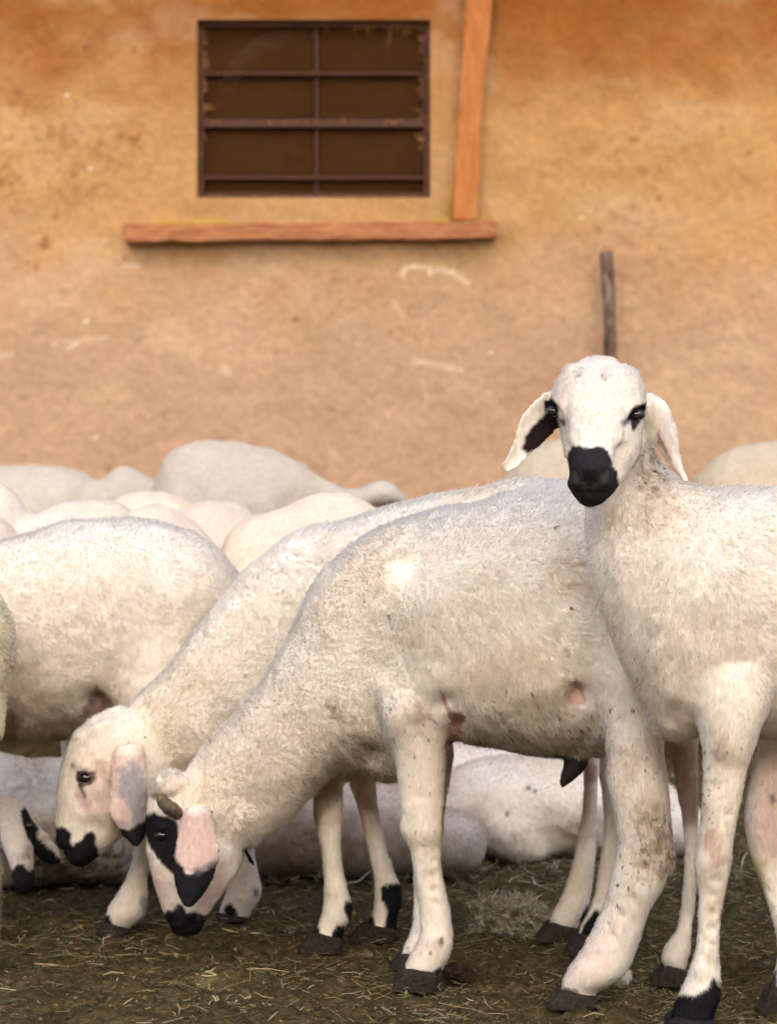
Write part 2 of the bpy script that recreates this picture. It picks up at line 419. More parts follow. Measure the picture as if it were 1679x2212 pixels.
# litter: chopped straw and crumbs lying on the ground
def strands(name, n, lrange, wrange, cols, m, zoff=.002, tilt=.25, yr=(3.55, 6.2)):
    V, Fc, C = [], [], []
    ys = yr[0] + (yr[1] - yr[0]) * rng.random(n) ** 1.6; xs = (rng.random(n) - .5) * (ys * .34 + .1)
    ps = np.stack([xs, ys, xs * 0], 1); ok = rng.random(n) < np.clip((fbm(ps, 6, 91, 3) - .36) * 4 + (ys > 4.6) * .3, .12, 1); xs, ys = xs[ok], ys[ok]; n = len(xs)
    z = ground_z(np.stack([xs, ys, xs * 0], 1))
    for i in range(n):
        L = rng.uniform(*lrange) * rng.choice([1, 1, .5, .4]); wd = rng.uniform(*wrange); a = rng.uniform(0, math.pi); a = a if rng.random() < .5 else rng.normal(0, .35)
        dr = np.array([math.cos(a), math.sin(a), rng.normal(0, tilt)]); dr /= np.linalg.norm(dr); sd = np.array([-dr[1], dr[0], rng.normal(0, .3)])
        bend = rng.normal(0, .12) * L; c0 = np.array([xs[i], ys[i], z[i] + zoff + rng.random() * .004 + abs(dr[2]) * L * .4])
        o = len(V); th = wd * .35
        for k, t in enumerate((-.5, 0, .5)):
            c = c0 + dr * L * t + sd * bend * (1 - 4 * t * t); ww = wd * (1 if k == 1 else .55)
            V += [c - sd * ww, c + np.array([0, 0, th]), c + sd * ww, c - np.array([0, 0, th])]
        for k in range(2):
            for j in range(4): Fc.append((o + k * 4 + j, o + k * 4 + (j + 1) % 4, o + k * 4 + 4 + (j + 1) % 4, o + k * 4 + 4 + j))
        Fc += [(o, o + 1, o + 2, o + 3), (o + 8, o + 11, o + 10, o + 9)]
        cc = np.array(cols[rng.integers(len(cols))]) * rng.uniform(.6, 1.25); C += [cc] * 12
    me = mesh_np(name, V, Fc, False); set_col(me, np.array(C)); o = link(name, me, None, m); o['kind'] = 'stuff'; return o
M_STRAW = attr_mat('straw', rough=.7, spec=.25, scale=80, var=.15)
st = strands('straw_litter', 21000, (.008, .034), (.0005, .0013), [(.30, .24, .11), (.22, .17, .08), (.10, .13, .05), (.16, .12, .06), (.08, .06, .03), (.34, .30, .19)], M_STRAW)
st['label'] = 'chopped straw and grass stems strewn over the brown pen floor'; st['category'] = 'straw'
st2 = strands('straw_litter', 260, (.03, .075), (.0010, .0022), [(.16, .19, .08), (.30, .26, .13), (.10, .15, .06), (.36, .28, .16)], M_STRAW, zoff=.004, tilt=.08, yr=(3.6, 5.2))
st3 = strands('straw_litter', 900, (.015, .06), (.0005, .0012), [(.30, .26, .15), (.20, .18, .09), (.12, .14, .06), (.40, .38, .30)], M_STRAW, zoff=.012, tilt=.5, yr=(4.72, 4.98))
st3['label'] = 'loose heap of pale hay wisps on the floor before the lying sheep'; st3['category'] = 'hay'
st2['label'] = 'longer green and yellow hay stems scattered on the pen floor'; st2['category'] = 'hay'
def crumbs():
    n = 17000; ys = 3.5 + 2.6 * rng.random(n) ** 1.5; xs = (rng.random(n) - .5) * (ys * .34 + .1); z = ground_z(np.stack([xs, ys, xs * 0], 1))
    t = np.array([[1, 0, 0], [-1, 0, 0], [0, 1, 0], [0, -1, 0], [0, 0, 1], [0, 0, -1]], float)
    f = np.array([(0, 2, 4), (2, 1, 4), (1, 3, 4), (3, 0, 4), (2, 0, 5), (1, 2, 5), (3, 1, 5), (0, 3, 5)])
    r = rng.gamma(2.0, .0006, n) + .0005; r = np.minimum(r, .0045)
    V = np.stack([xs, ys, z + r * .5], 1)[:, None, :] + t[None] * r[:, None, None] * rng.uniform(.5, 1.3, (n, 6, 1))
    Fc = (f[None] + (np.arange(n) * 6)[:, None, None]).reshape(-1, 3)
    me = bpy.data.meshes.new('dung_crumbs'); me.from_pydata(V.reshape(-1, 3).tolist(), [], Fc.tolist())
    pal = np.array([(.05, .035, .017), (.035, .025, .012), (.09, .065, .028), (.17, .12, .05), (.26, .19, .08)])
    c = pal[rng.choice(5, n, p=[.28, .26, .20, .16, .10])] * rng.uniform(.7, 1.2, (n, 1)); set_col(me, np.repeat(c, 6, 0))
    o = link('dung_crumbs', me, None, M_STRAW); o['kind'] = 'stuff'; o['label'] = 'dry dung crumbs and feed grains covering the pen floor'; o['category'] = 'dung'
crumbs()

# ---- barn: wall, roof, window
def W(u, v, y=WY): return P(u, v, y)
wx0, wx1 = W(425, 0)[0], W(930, 0)[0]; wz1, wz0 = W(0, 42)[2], W(0, 427)[2]
barn = empty('barn', (0, WY, 0), 'ochre mud-plastered barn wall with a small barred window and a flat roof', 'barn')
xs_ = axis_pts(-1.35, 1.35, .008, (-8, 8)); zs_ = axis_pts(.45, 2.1, .008, (0, 4.27))
def snap(a, vals):
    for v_ in vals: a[np.argmin(abs(a - v_))] = v_
    return a
xs_ = snap(xs_, (wx0, wx1)); zs_ = snap(zs_, (wz0, wz1))
XX, ZZ = np.meshgrid(xs_, zs_); r_, c_ = XX.shape
WP = np.stack([XX.ravel(), np.full(XX.size, WY), ZZ.ravel()], 1)
q = WP.copy()
relief = (fbm(q, 2.2, 71, 2) - .5) * .035 + (fbm(q, 12, 72, 3) - .5) * .012 + (fbm(q, 60, 73, 2) - .5) * .004
hx = np.maximum(np.maximum(wx0 - q[:, 0], q[:, 0] - wx1), np.maximum(wz0 - q[:, 2], q[:, 2] - wz1)); hole = hx < -1e-5
relief *= sstep(0, .06, hx)
WP[:, 1] += relief
ids = np.arange(XX.size).reshape(r_, c_)
cxm = (XX[:-1, :-1] + XX[1:, 1:]) / 2; czm = (ZZ[:-1, :-1] + ZZ[1:, 1:]) / 2
keep = ~((cxm > wx0) & (cxm < wx1) & (czm > wz0) & (czm < wz1))
Fw = np.stack([ids[:-1, :-1][keep], ids[:-1, 1:][keep], ids[1:, 1:][keep], ids[1:, :-1][keep]], 1)
wm = bpy.data.meshes.new('wall'); wm.from_pydata(WP.tolist(), [], Fw.tolist()); wm.shade_smooth()
u, v = proj(q)
wob = (fbm(q, 9, 40, 3) - .5)
hgt = q[:, 2] + wob * .35
top = np.array([.25, .092, .022]); midc = np.array([.40, .235, .102]); low = np.array([.40, .26, .168]); 
k = sstep(1.50, 2.02, hgt)[:, None]; k2_ = sstep(.95, 1.5, hgt)[:, None]
wc = low * (1 - k2_) + midc * k2_; wc = wc * (1 - k) + top * k               # dark top is eave shade painted in; ochre turns pinkish and splashed lower down
wc *= (.86 + .28 * fbm(q, 6, 41, 4))[:, None]; wc *= (.93 + .14 * fbm(q, 50, 42, 3))[:, None]
pale = sstep(.56, .72, fbm(q * np.array([1, 1, 1.6]), 5, 43, 4))[:, None] * .25; wc = wc * (1 - pale) + np.array([.52, .37, .23]) * pale
# mud splats in clusters, denser at the upper left
dens_ = sstep(.45, .75, fbm(q, 2.5, 44, 2)) * (.35 + .65 * sstep(.9, 1.6, q[:, 2]))
sp = sstep(.62, .76, fbm(q, 55, 45, 3) * .8 + dens_ * .24)[:, None] * .42
wc = wc * (1 - sp) + np.array([.20, .085, .035]) * sp
for (su, sv, sr) in [(35, 203, 13), (150, 107, 10), (185, 105, 8), (205, 118, 8), (290, 300, 14), (262, 295, 8), (62, 570, 13), (100, 527, 12), (5, 395, 16), (233, 1013, 8), (1422, 428, 8), (1370, 300, 9),
                     (318, 65, 12), (1150, 600, 6), (1650, 120, 9), (1560, 275, 8), (120, 470, 6), (432, 598, 6), (640, 690, 5), (290, 110, 9), (270, 560, 6), (1110, 690, 6), (160, 380, 8), (330, 120, 8), (1290, 118, 7), (1620, 330, 7)]:
    r = np.hypot(u - su, v - sv) / sr + (fbm(q, 45, int(su) % 30 + 3, 2) - .5) * 2.6
    kk = (1 - sstep(.5, 1.1, r))[:, None] * .75; wc = wc * (1 - kk) + np.array([.22, .10, .045]) * kk
# pale scratches and chips
def scratch(pts, wd, amt, col=(.80, .66, .52)):
    global wc
    best = np.full(len(u), 1e9)
    for (x0, y0), (x1, y1) in zip(pts, pts[1:]):
        dx, dy = x1 - x0, y1 - y0; t = np.clip(((u - x0) * dx + (v - y0) * dy) / (dx * dx + dy * dy), 0, 1)
        best = np.minimum(best, np.hypot(u - x0 - t * dx, v - y0 - t * dy))
    kk = ((1 - sstep(wd * .5, wd * 1.4, best + (fbm(q, 80, 49, 2) - .5) * wd)) * amt * .7)[:, None]; wc = wc * (1 - kk) + np.array(col) * kk
scratch([(872, 590), (880, 577), (925, 578), (930, 590)], 5, .7); scratch([(945, 582), (985, 592), (1012, 612)], 7, .55); scratch([(870, 580), (875, 610)], 3, .4)
scratch([(895, 780), (940, 786), (998, 800)], 6, .4); scratch([(850, 650), (870, 680)], 6, .35); scratch([(110, 742), (170, 735), (230, 730)], 3, .4)
scratch([(145, 750), (165, 744)], 4, .6); scratch([(270, 573), (298, 575)], 5, .5); scratch([(0, 770), (30, 765)], 4, .45); scratch([(480, 790), (492, 805)], 9, .3)
scratch([(700, 940), (722, 985)], 4, .25); scratch([(730, 700), (790, 660)], 2.5, .2); scratch([(912, 690), (920, 740)], 2, .25); scratch([(915, 800), (920, 880)], 3, .2); scratch([(110, 655), (150, 660)], 3, .3); scratch([(560, 720), (640, 700)], 2, .2)
for (su, sv) in [(144, 204), (194, 363), (187, 694), (206, 942), (1260, 470), (1060, 760)]: scratch([(su - 2, sv), (su + 2, sv + 1)], 3, .9, (.92, .85, .74))
set_col(wm, np.clip(wc, 0.01, .9))
M_WALL = attr_mat('mud_plaster', rough=.95, spec=.08, bump=.004, scale=45, var=.10)
wo = link('wall', wm, None, M_WALL); under(wo, barn)
def box(V, Fc, a, b):
    o = len(V); (x0, y0, z0), (x1, y1, z1) = a, b
    V += [(x0, y0, z0), (x1, y0, z0), (x1, y1, z0), (x0, y1, z0), (x0, y0, z1), (x1, y0, z1), (x1, y1, z1), (x0, y1, z1)]
    Fc += [(o, o + 3, o + 2, o + 1), (o + 4, o + 5, o + 6, o + 7), (o, o + 1, o + 5, o + 4), (o + 1, o + 2, o + 6, o + 5), (o + 2, o + 3, o + 7, o + 6), (o + 3, o, o + 4, o + 7)]
def boxes(name, bs, m, parent=None, bevel=0, smooth=False):
    V, Fc = [], []
    for a, b in bs: box(V, Fc, a, b)
    me = mesh_np(name, V, Fc, smooth); o = link(name, me, None, m)
    if bevel: bv = o.modifiers.new('b', 'BEVEL'); bv.width = bevel; bv.segments = 2
    if parent is not None: under(o, parent)
    return o
# reveal of the opening and the back of the wall, open to a dim room
V, Fc = [], []; e = .16; nn_ = 14
for (a, b) in (((wx0, wz0), (wx1, wz0)), ((wx1, wz0), (wx1, wz1)), ((wx1, wz1), (wx0, wz1)), ((wx0, wz1), (wx0, wz0))):
    o = len(V); V += [(a[0], WY, a[1]), (b[0], WY, b[1]), (b[0], WY + e, b[1]), (a[0], WY + e, a[1])]; Fc.append((o, o + 1, o + 2, o + 3))
rm = mesh_np('window_reveal', V, Fc, False); set_col(rm, np.tile([.50, .30, .13], (len(V), 1))); under(link('window_reveal', rm, None, M_WALL), barn)
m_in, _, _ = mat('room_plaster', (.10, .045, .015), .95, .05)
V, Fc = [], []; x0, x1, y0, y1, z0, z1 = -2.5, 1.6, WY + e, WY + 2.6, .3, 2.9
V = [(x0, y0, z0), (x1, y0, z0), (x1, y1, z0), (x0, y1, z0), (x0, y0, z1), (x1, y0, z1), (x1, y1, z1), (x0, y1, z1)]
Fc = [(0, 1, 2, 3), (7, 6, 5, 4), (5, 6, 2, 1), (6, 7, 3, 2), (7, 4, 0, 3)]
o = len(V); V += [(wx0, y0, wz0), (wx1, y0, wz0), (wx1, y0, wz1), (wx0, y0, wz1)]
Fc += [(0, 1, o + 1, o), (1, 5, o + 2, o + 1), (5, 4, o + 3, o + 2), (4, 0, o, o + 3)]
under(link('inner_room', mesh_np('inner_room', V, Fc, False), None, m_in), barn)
# barn roof, its eave just over the wall
m_roof, _, _ = mat('roof_boards', (.25, .15, .08), .9, .1)
V, Fc = [], []; o = 0; V = [(-8, 6.95, 2.75), (8, 6.95, 2.75), (8, 12, 4.6), (-8, 12, 4.6), (-8, 6.95, 2.87), (8, 6.95, 2.87), (8, 12, 4.72), (-8, 12, 4.72)]
Fc = [(0, 3, 2, 1), (4, 5, 6, 7), (0, 1, 5, 4), (1, 2, 6, 5), (2, 3, 7, 6), (3, 0, 4, 7)]
under(link('roof', mesh_np('roof', V, Fc, False), None, m_roof), barn)
# unseen slab added behind the camera to keep the sun off the flock, two small holes let spots of sun through
SC = np.array([0, 5.4, 1.0]) + SDIR * 8; ST = np.array([0, math.sin(SUN_EL), math.cos(SUN_EL)])
holes = []
for (hu, hv, hd, hr) in ((866, 1212, 3.90, .010), (452, 2110, 4.0, .026)):
    a = P(hu, hv, hd); tt = np.dot(SC - a, SDIR); hpt = a + SDIR * tt; holes.append((hpt[0], float(np.dot(hpt - SC, ST)), hr))
bm = bmesh.new(); hs = .1
rx = sorted([-2.3, 2.3] + [h[0] - hs for h in holes] + [h[0] + hs for h in holes]); ry = sorted([-2.5, 2.5] + [h[1] - hs for h in holes] + [h[1] + hs for h in holes]); vt = {}
def rv(x, y):
    k = (round(x, 5), round(y, 5))
    if k not in vt: vt[k] = bm.verts.new(SC + np.array([x, 0, 0]) + ST * y)
    return vt[k]
for i in range(len(rx) - 1):
    for j in range(len(ry) - 1):
        mx, my = (rx[i] + rx[i + 1]) / 2, (ry[j] + ry[j + 1]) / 2; hh = [h for h in holes if abs(mx - h[0]) < .01 and abs(my - h[1]) < .01]
        q4 = [rv(rx[i], ry[j]), rv(rx[i + 1], ry[j]), rv(rx[i + 1], ry[j + 1]), rv(rx[i], ry[j + 1])]
        if not hh: bm.faces.new(q4)
        else:
            h = hh[0]; c8 = [rv(h[0] + h[2] * math.cos(R(-135 + 30 * k)), h[1] + h[2] * math.sin(R(-135 + 30 * k))) for k in range(12)]
            for s4 in range(4): bm.faces.new([q4[s4], q4[(s4 + 1) % 4]] + [c8[(s4 * 3 + t_) % 12] for t_ in range(4)][::-1])
print('HOLES', holes)
rmh = bpy.data.meshes.new('roof'); bm.to_mesh(rmh); bm.free()  # mesh of the added sun-blocking slab
sun_blocker = empty('sun_blocker', (0, -1.9, 0), 'unseen pitched slab with posts, added behind the camera to shade the flock', 'sun_blocker')
ro = link('roof', rmh, None, m_roof); under(ro, sun_blocker)  # pierced slab added to block the sun, no real roof
def box(V, Fc, a, b):
    o = len(V); (x0, y0, z0), (x1, y1, z1) = a, b
    V += [(x0, y0, z0), (x1, y0, z0), (x1, y1, z0), (x0, y1, z0), (x0, y0, z1), (x1, y0, z1), (x1, y1, z1), (x0, y1, z1)]
    Fc += [(o, o + 3, o + 2, o + 1), (o + 4, o + 5, o + 6, o + 7), (o, o + 1, o + 5, o + 4), (o + 1, o + 2, o + 6, o + 5), (o + 2, o + 3, o + 7, o + 6), (o + 3, o, o + 4, o + 7)]
for px_ in (-2.2, 2.2): under(boxes('post', [((px_ - .08, -1.9, 0), (px_ + .08, -1.74, 4.5))], m_roof), sun_blocker)  # posts added to dress the unseen slab
yw = boxes('sky_blocker', [((-10, -4.5, 0), (10, -4.2, 3.2))], m_roof); yw['label'] = 'high plain brown block added unseen behind the camera to cut low sky'; yw['category'] = 'wall'  # unseen block added to cut the low sky in front of the flock
# window: steel frame, bars, dusty panes
m_steel, nt, b_ = mat('rusty_steel', (.085, .035, .028), .7, .3)
no = N(nt, 'ShaderNodeTexNoise'); no.inputs['Scale'].default_value = 35; cr = N(nt, 'ShaderNodeValToRGB')
cr.color_ramp.elements[0].position = .35; cr.color_ramp.elements[0].color = (.035, .014, .009, 1); cr.color_ramp.elements[1].position = .7; cr.color_ramp.elements[1].color = (.11, .045, .024, 1)
nt.links.new(no.outputs[0], cr.inputs[0]); nt.links.new(cr.outputs[0], b_.inputs['Base Color'])
win = barn
yf = WY + .03
def wb(u0, v0, u1, v1, y0, y1):
    a = P(u0, v1, WY); b = P(u1, v0, WY); return ((a[0], y0, a[2]), (b[0], y1, b[2]))
fr = boxes('window', [wb(425, 42, 438, 427, yf, yf + .04), wb(916, 42, 930, 427, yf, yf + .04), wb(438, 42, 916, 55, yf, yf + .04), wb(438, 416, 916, 427, yf, yf + .04)], m_steel, barn, .003)
def sub(o, parent):
    o.parent = parent; o.location = (0, 0, 0)
for (a, b, c, d_, y_) in [(679, 55, 687, 416, .012)]: sub(boxes('mullion', [wb(a, b, c, d_, yf + y_, yf + y_ + .02)], m_steel, None, .002), fr)
for (a, b, c, d_) in [(438, 154, 916, 160), (438, 255, 916, 273), (438, 379, 916, 386)]: sub(boxes('glazing_bar', [wb(a, b, c, d_, yf - .004, yf + .0115)], m_steel, None, .002), fr)
m_pane, nt, b_ = mat('dusty_pane', (.065, .026, .007), .75, .08)
tr = N(nt, 'ShaderNodeBsdfTransparent'); mx = N(nt, 'ShaderNodeMixShader'); out = nt.nodes['Material Output']; no = N(nt, 'ShaderNodeTexNoise'); no.inputs['Scale'].default_value = 7; no.inputs['Detail'].default_value = 6
mr = N(nt, 'ShaderNodeMapRange'); mr.inputs['From Min'].default_value = .3; mr.inputs['From Max'].default_value = .7; mr.inputs['To Min'].default_value = .35; mr.inputs['To Max'].default_value = .75
nt.links.new(no.outputs[0], mr.inputs[0]); nt.links.new(mr.outputs[0], mx.inputs[0]); nt.links.new(tr.outputs[0], mx.inputs[1]); nt.links.new(b_.outputs[0], mx.inputs[2]); nt.links.new(mx.outputs[0], out.inputs[0])
for (a, b) in ((438, 676), (690, 916)):
    for (c, d_) in ((55, 152), (162, 251), (276, 376), (388, 416)): sub(boxes('pane', [wb(a, c, b, d_, yf + .020, yf + .023)], m_pane), fr)
def cobweb(n):
    V, Fc, C = [], [], []
    for i in range(n):
        e_ = rng.integers(4); f_ = rng.random()
        if e_ == 0: a, b = 440 + 235 * f_ ** .5, 57; a = 700 + 215 * f_; dx, dy = rng.normal(0, 4), rng.gamma(2, 4)
        elif e_ == 1: a, b = 440, 60 + 250 * f_; dx, dy = rng.gamma(2, 4), rng.normal(0, 8)
        elif e_ == 2: a, b = 914, 60 + 270 * f_; dx, dy = -rng.gamma(2, 4), rng.normal(0, 8)
        else: a, b = 445 + 465 * f_, 262; dx, dy = rng.normal(0, 6), rng.normal(0, 4)
        p0 = P(a, b, yf - .006); p1 = P(a + dx, b + dy, yf + .010 - .02 * (e_ == 3)); d = p1 - p0; s_ = np.cross(d, (0, 1, 0)); s_ /= np.linalg.norm(s_) + 1e-9
        o = len(V); V += [p0 - s_ * .0012, p0 + s_ * .0012, p1 + s_ * .0006, p1 - s_ * .0006]; Fc.append((o, o + 1, o + 2, o + 3)); C += [np.array([.42, .20, .075]) * rng.uniform(.4, 1.1)] * 4
    me = mesh_np('cobweb', V, Fc, False); set_col(me, np.array(C)); c = link('cobweb', me, None, M_STRAW); c.parent = fr; c.location = (0, 0, 0); c['kind'] = 'stuff'
cobweb(190)
def tube(name, pts, r, m, n=10, taper=None, wobble=0, seed=0):
    V, Fc = [], []; pts = [np.array(p_, float) for p_ in pts]
    for i, p_ in enumerate(pts):
        t = pts[min(i + 1, len(pts) - 1)] - pts[max(i - 1, 0)]; t /= np.linalg.norm(t); a = np.cross(t, (0.3, 1, .1)); a /= np.linalg.norm(a); b = np.cross(t, a)
        rr = r if taper is None else r * taper[i]
        for j in range(n):
            th = 2 * math.pi * j / n; k = 1 + wobble * math.sin(th * 3 + i * 1.7 + seed); V.append(p_ + (a * math.cos(th) + b * math.sin(th)) * rr * k)
    for i in range(len(pts) - 1):
        for j in range(n): Fc.append((i * n + j, i * n + (j + 1) % n, (i + 1) * n + (j + 1) % n, (i + 1) * n + j))
    Fc.append(tuple(range(n))[::-1]); Fc.append(tuple((len(pts) - 1) * n + j for j in range(n)))
    return mesh_np(name, V, Fc)
m_pipe, _, _ = mat('zinc_duct', (.42, .36, .32), .5, .4)
pp = link('duct_pipe', tube('duct_pipe', [P(492, 190, WY + .16), P(512, 135, WY + .14), P(555, 100, WY + .13), P(610, 78, WY + .125), P(680, 62, WY + .12)], .024, m_pipe, 14), None, m_pipe)
pp['label'] = 'grey duct pipe bending behind the upper left window pane'; pp['category'] = 'pipe'

# ---- timber round the window
def wood_mat(name, c1, c2, sc=(3, 3, 60)):
    m, nt, b = mat(name, rough=.75, spec=.2); tc = N(nt, 'ShaderNodeTexCoord'); mp = N(nt, 'ShaderNodeMapping'); mp.inputs['Scale'].default_value = sc
    no = N(nt, 'ShaderNodeTexNoise'); no.inputs['Scale'].default_value = 2.5; no.inputs['Detail'].default_value = 7; no.inputs['Distortion'].default_value = 1.2
    cr = N(nt, 'ShaderNodeValToRGB'); cr.color_ramp.elements[0].position = .33; cr.color_ramp.elements[0].color = (*c1, 1); cr.color_ramp.elements[1].position = .66; cr.color_ramp.elements[1].color = (*c2, 1)
    nt.links.new(tc.outputs['Object'], mp.inputs[0]); nt.links.new(mp.outputs[0], no.inputs['Vector']); nt.links.new(no.outputs[0], cr.inputs[0]); nt.links.new(cr.outputs[0], b.inputs['Base Color'])
    bp = N(nt, 'ShaderNodeBump'); bp.inputs['Distance'].default_value = .002; nt.links.new(no.outputs[0], bp.inputs['Height']); nt.links.new(bp.outputs[0], b.inputs['Normal']); return m
M_W1 = wood_mat('orange_wood_h', (.24, .085, .035), (.40, .19, .085), (4, 8, 24)); M_W2 = wood_mat('orange_wood_v', (.34, .11, .025), (.43, .18, .065), (26, 8, 4))
def plank(name, outline, y0, y1, m, label, seed):
    """outline in photo pixels, subdivided and roughened"""
    n = len(outline); pts = []
    for i in range(n):
        a, b = np.array(outline[i], float), np.array(outline[(i + 1) % n], float); k = max(int(np.hypot(*(b - a)) / 22), 1)
        for j in range(k): pts.append(a + (b - a) * j / k)
    pts = np.array(pts) + rng.normal(0, .9, (len(pts), 2)); bm = bmesh.new()
    fr_ = [bm.verts.new(P(a, b, WY) + np.array([0, y0 - WY, 0])) for a, b in pts]; bk = [bm.verts.new(P(a, b, WY) + np.array([0, y1 - WY, 0])) for a, b in pts]
    bm.faces.new(fr_); bm.faces.new(bk[::-1]); k = len(fr_)
    for i in range(k): bm.faces.new((fr_[i], fr_[(i + 1) % k], bk[(i + 1) % k], bk[i]))
    bmesh.ops.recalc_face_normals(bm, faces=bm.faces); me = bpy.data.meshes.new(name); bm.to_mesh(me); bm.free()
    o = link(name, me, None, m); bv = o.modifiers.new('b', 'BEVEL'); bv.width = .003; bv.segments = 2; bv.limit_method = 'ANGLE'
    o['label'] = label; o['category'] = 'timber'; return o
ledge = plank('wooden_beam', [(273, 484), (400, 486), (700, 484), (1074, 479), (1076, 514), (1000, 519), (600, 520), (273, 525)], WY - .055, WY + .02, M_W1, 'orange timber rail laid level under the barred window', 1)
post = plank('wooden_post', [(975, 478), (1030, 478), (1036, 330), (1045, 170), (1058, 80), (1068, -80), (1008, -80), (1000, 100), (990, 250), (980, 400)], WY - .045, WY + .02, M_W2, 'orange timber board rising upright at the right of the window', 2)
m_foam, _, _ = mat('yellow_foam', (.42, .30, .03), .8, .2)
def foam(pts, parent, r=.005):
    me = tube('foam_bead', [P(a, b, WY - .005) for a, b in pts], r, m_foam, 8, [rng.uniform(.5, 1.2) for _ in pts], .2); o = link('foam_bead', me, None, m_foam); o.parent = parent
foam([(330, 484), (355, 480), (385, 481), (410, 479), (440, 481), (470, 479), (500, 482), (522, 485)], ledge); foam([(355, 524), (380, 526), (410, 525), (440, 524)], ledge, .003)
foam([(925, 479), (945, 476), (965, 477), (978, 475)], ledge); foam([(1034, 330), (1034, 380), (1031, 430), (1029, 475)], post, .003); foam([(976, 400), (974, 440), (974, 474)], post, .003)
foam([(960, 520), (1000, 521), (1040, 518)], ledge, .0025)
# stake against the wall
m_st = wood_mat('weathered_stake', (.055, .022, .014), (.20, .15, .12), (22, 22, 7))
sk = link('wooden_stake', tube('wooden_stake', [P(1311, 545, WY - .06), P(1314, 620, WY - .065), P(1318, 700, WY - .07), P(1321, 775, WY - .075), P(1330, 950, WY - .1), P(1345, 1250, WY - .15), P(1352, 1500, WY - .2)], .019, m_st, 9, [.95, 1, .97, 1.02, 1, .95, .9], .1), None, m_st)
sk['label'] = 'weathered brown stake with flaking white paint leaning on the wall'; sk['category'] = 'stake'
# floor bits
def lump(name, u, v, d, rx, ry, rz, m, label, cat, seed, amp=.5, hairs=0, hcol=None):
    bm = bmesh.new(); bmesh.ops.create_icosphere(bm, subdivisions=5, radius=1); me = bpy.data.meshes.new(name); bm.to_mesh(me); bm.free()
    V = get_v(me); k = 1 + (fbm(V, 1.8, seed, 3) - .5) * amp * 2 + (fbm(V, 7, seed + 1, 3) - .5) * amp; V = V * k[:, None] * np.array([rx, ry, rz]); c = P(u, v, d); c[2] = rz * .45; set_v(me, V + c)
    q = get_v(me); cc = np.array(hcol if hcol else (.07, .05, .03)) * (.45 + 1.1 * fbm(q, 60, seed, 3))[:, None]; set_col(me, cc); me.shade_smooth()
    o = link(name, me, None, m); o['label'] = label; o['category'] = cat; return o
wt = lump('wool_clump', 1105, 1985, 4.35, .055, .04, .034, M_GROUND, 'grey matted clump of moulted wool and straw on the floor', 'wool', 3, .9, hcol=(.24, .21, .15))
def fuzz(o, n, L, cols, wd=.0006):
    me = o.data; V = get_v(me); nn = get_n(me); VV, Fc, C = [], [], []
    for i in range(n):
        k = rng.integers(len(V)); d = nn[k] * .5 + rng.normal(0, .7, 3); d /= np.linalg.norm(d); s = np.cross(d, rng.normal(0, 1, 3)); s /= np.linalg.norm(s); l = L * rng.uniform(.4, 1.3); bnd = rng.normal(0, .35, 3) * l
        a = len(VV); VV += [V[k] - s * wd, V[k] + s * wd, V[k] + d * l * .5 + bnd * .5 + s * wd, V[k] + d * l * .5 + bnd * .5 - s * wd, V[k] + d * l]; Fc += [(a, a + 1, a + 2, a + 3), (a + 3, a + 2, a + 4)]; C += [np.array(cols[rng.integers(len(cols))]) * rng.uniform(.7, 1.2)] * 5
    m2 = mesh_np('wool_fibres', VV, Fc, False); set_col(m2, np.array(C)); c = link('wool_fibres', m2, None, M_STRAW); c.parent = o
fuzz(wt, 5000, .016, [(.36, .34, .26), (.24, .22, .14), (.14, .11, .06), (.44, .42, .35)])
lump('dung_lump', 990, 2105, 3.99, .021, .018, .016, M_GROUND, 'dark brown dung lump beside the middle sheep front hoof', 'dung', 8, .4, hcol=(.035, .022, .015))
# ================================================================== SHEEP
def gv(d): return HV + CZ / d * F          # photo row where the ground lies at distance d
FL = 'white sheep of the flock in the pen'
# ---------------- middle sheep: grazing, horn bud, black eye patch
C_torso = Loft([(1535, 1190, 1500, 1490, 3.93, .08), (1450, 1068, 1440, 1590, 3.93, .125), (1300, 1031, 1300, 1640, 3.94, .138), (1150, 1044, 1155, 1637, 3.96, .145), (1000, 1080, 1012, 1614, 3.99, .145),
    (880, 1112, 935, 1638, 4.02, .135), (770, 1160, 872, 1690, 4.05, .122), (690, 1237, 808, 1692, 4.06, .105), (640, 1328, 748, 1668, 4.07, .09), (577, 1445, 692, 1712, 4.08, .075), (512, 1523, 632, 1772, 4.09, .066),
    (452, 1588, 575, 1817, 4.10, .060), (405, 1642, 520, 1852, 4.10, .056)], 'body', .013, rev=-1, grav=.45, power=2.2)
C_head = Loft([(352, 1668, 490, 1740, 4.10, .05), (318, 1712, 520, 1795, 4.10, .058), (311, 1768, 530, 1838, 4.10, .058), (312, 1825, 522, 1878, 4.10, .055), (322, 1885, 496, 1918, 4.10, .045), (338, 1942, 468, 1955, 4.105, .036),
    (354, 1982, 448, 1988, 4.11, .031), (368, 2008, 434, 2012, 4.115, .024)], 'head', .008, rev=-1, grav=0, cap=(.3, .45))
C_poll = blob(368, 1694, 4.085, .030, .04, .022, fur=.014)
C_sho = Loft([(800, 1330, 960, 1360, 4.02, .05), (790, 1430, 955, 1450, 3.98, .055), (812, 1530, 962, 1530, 3.945, .05), (838, 1610, 970, 1600, 3.94, .042)], 'body', .012, grav=.9)
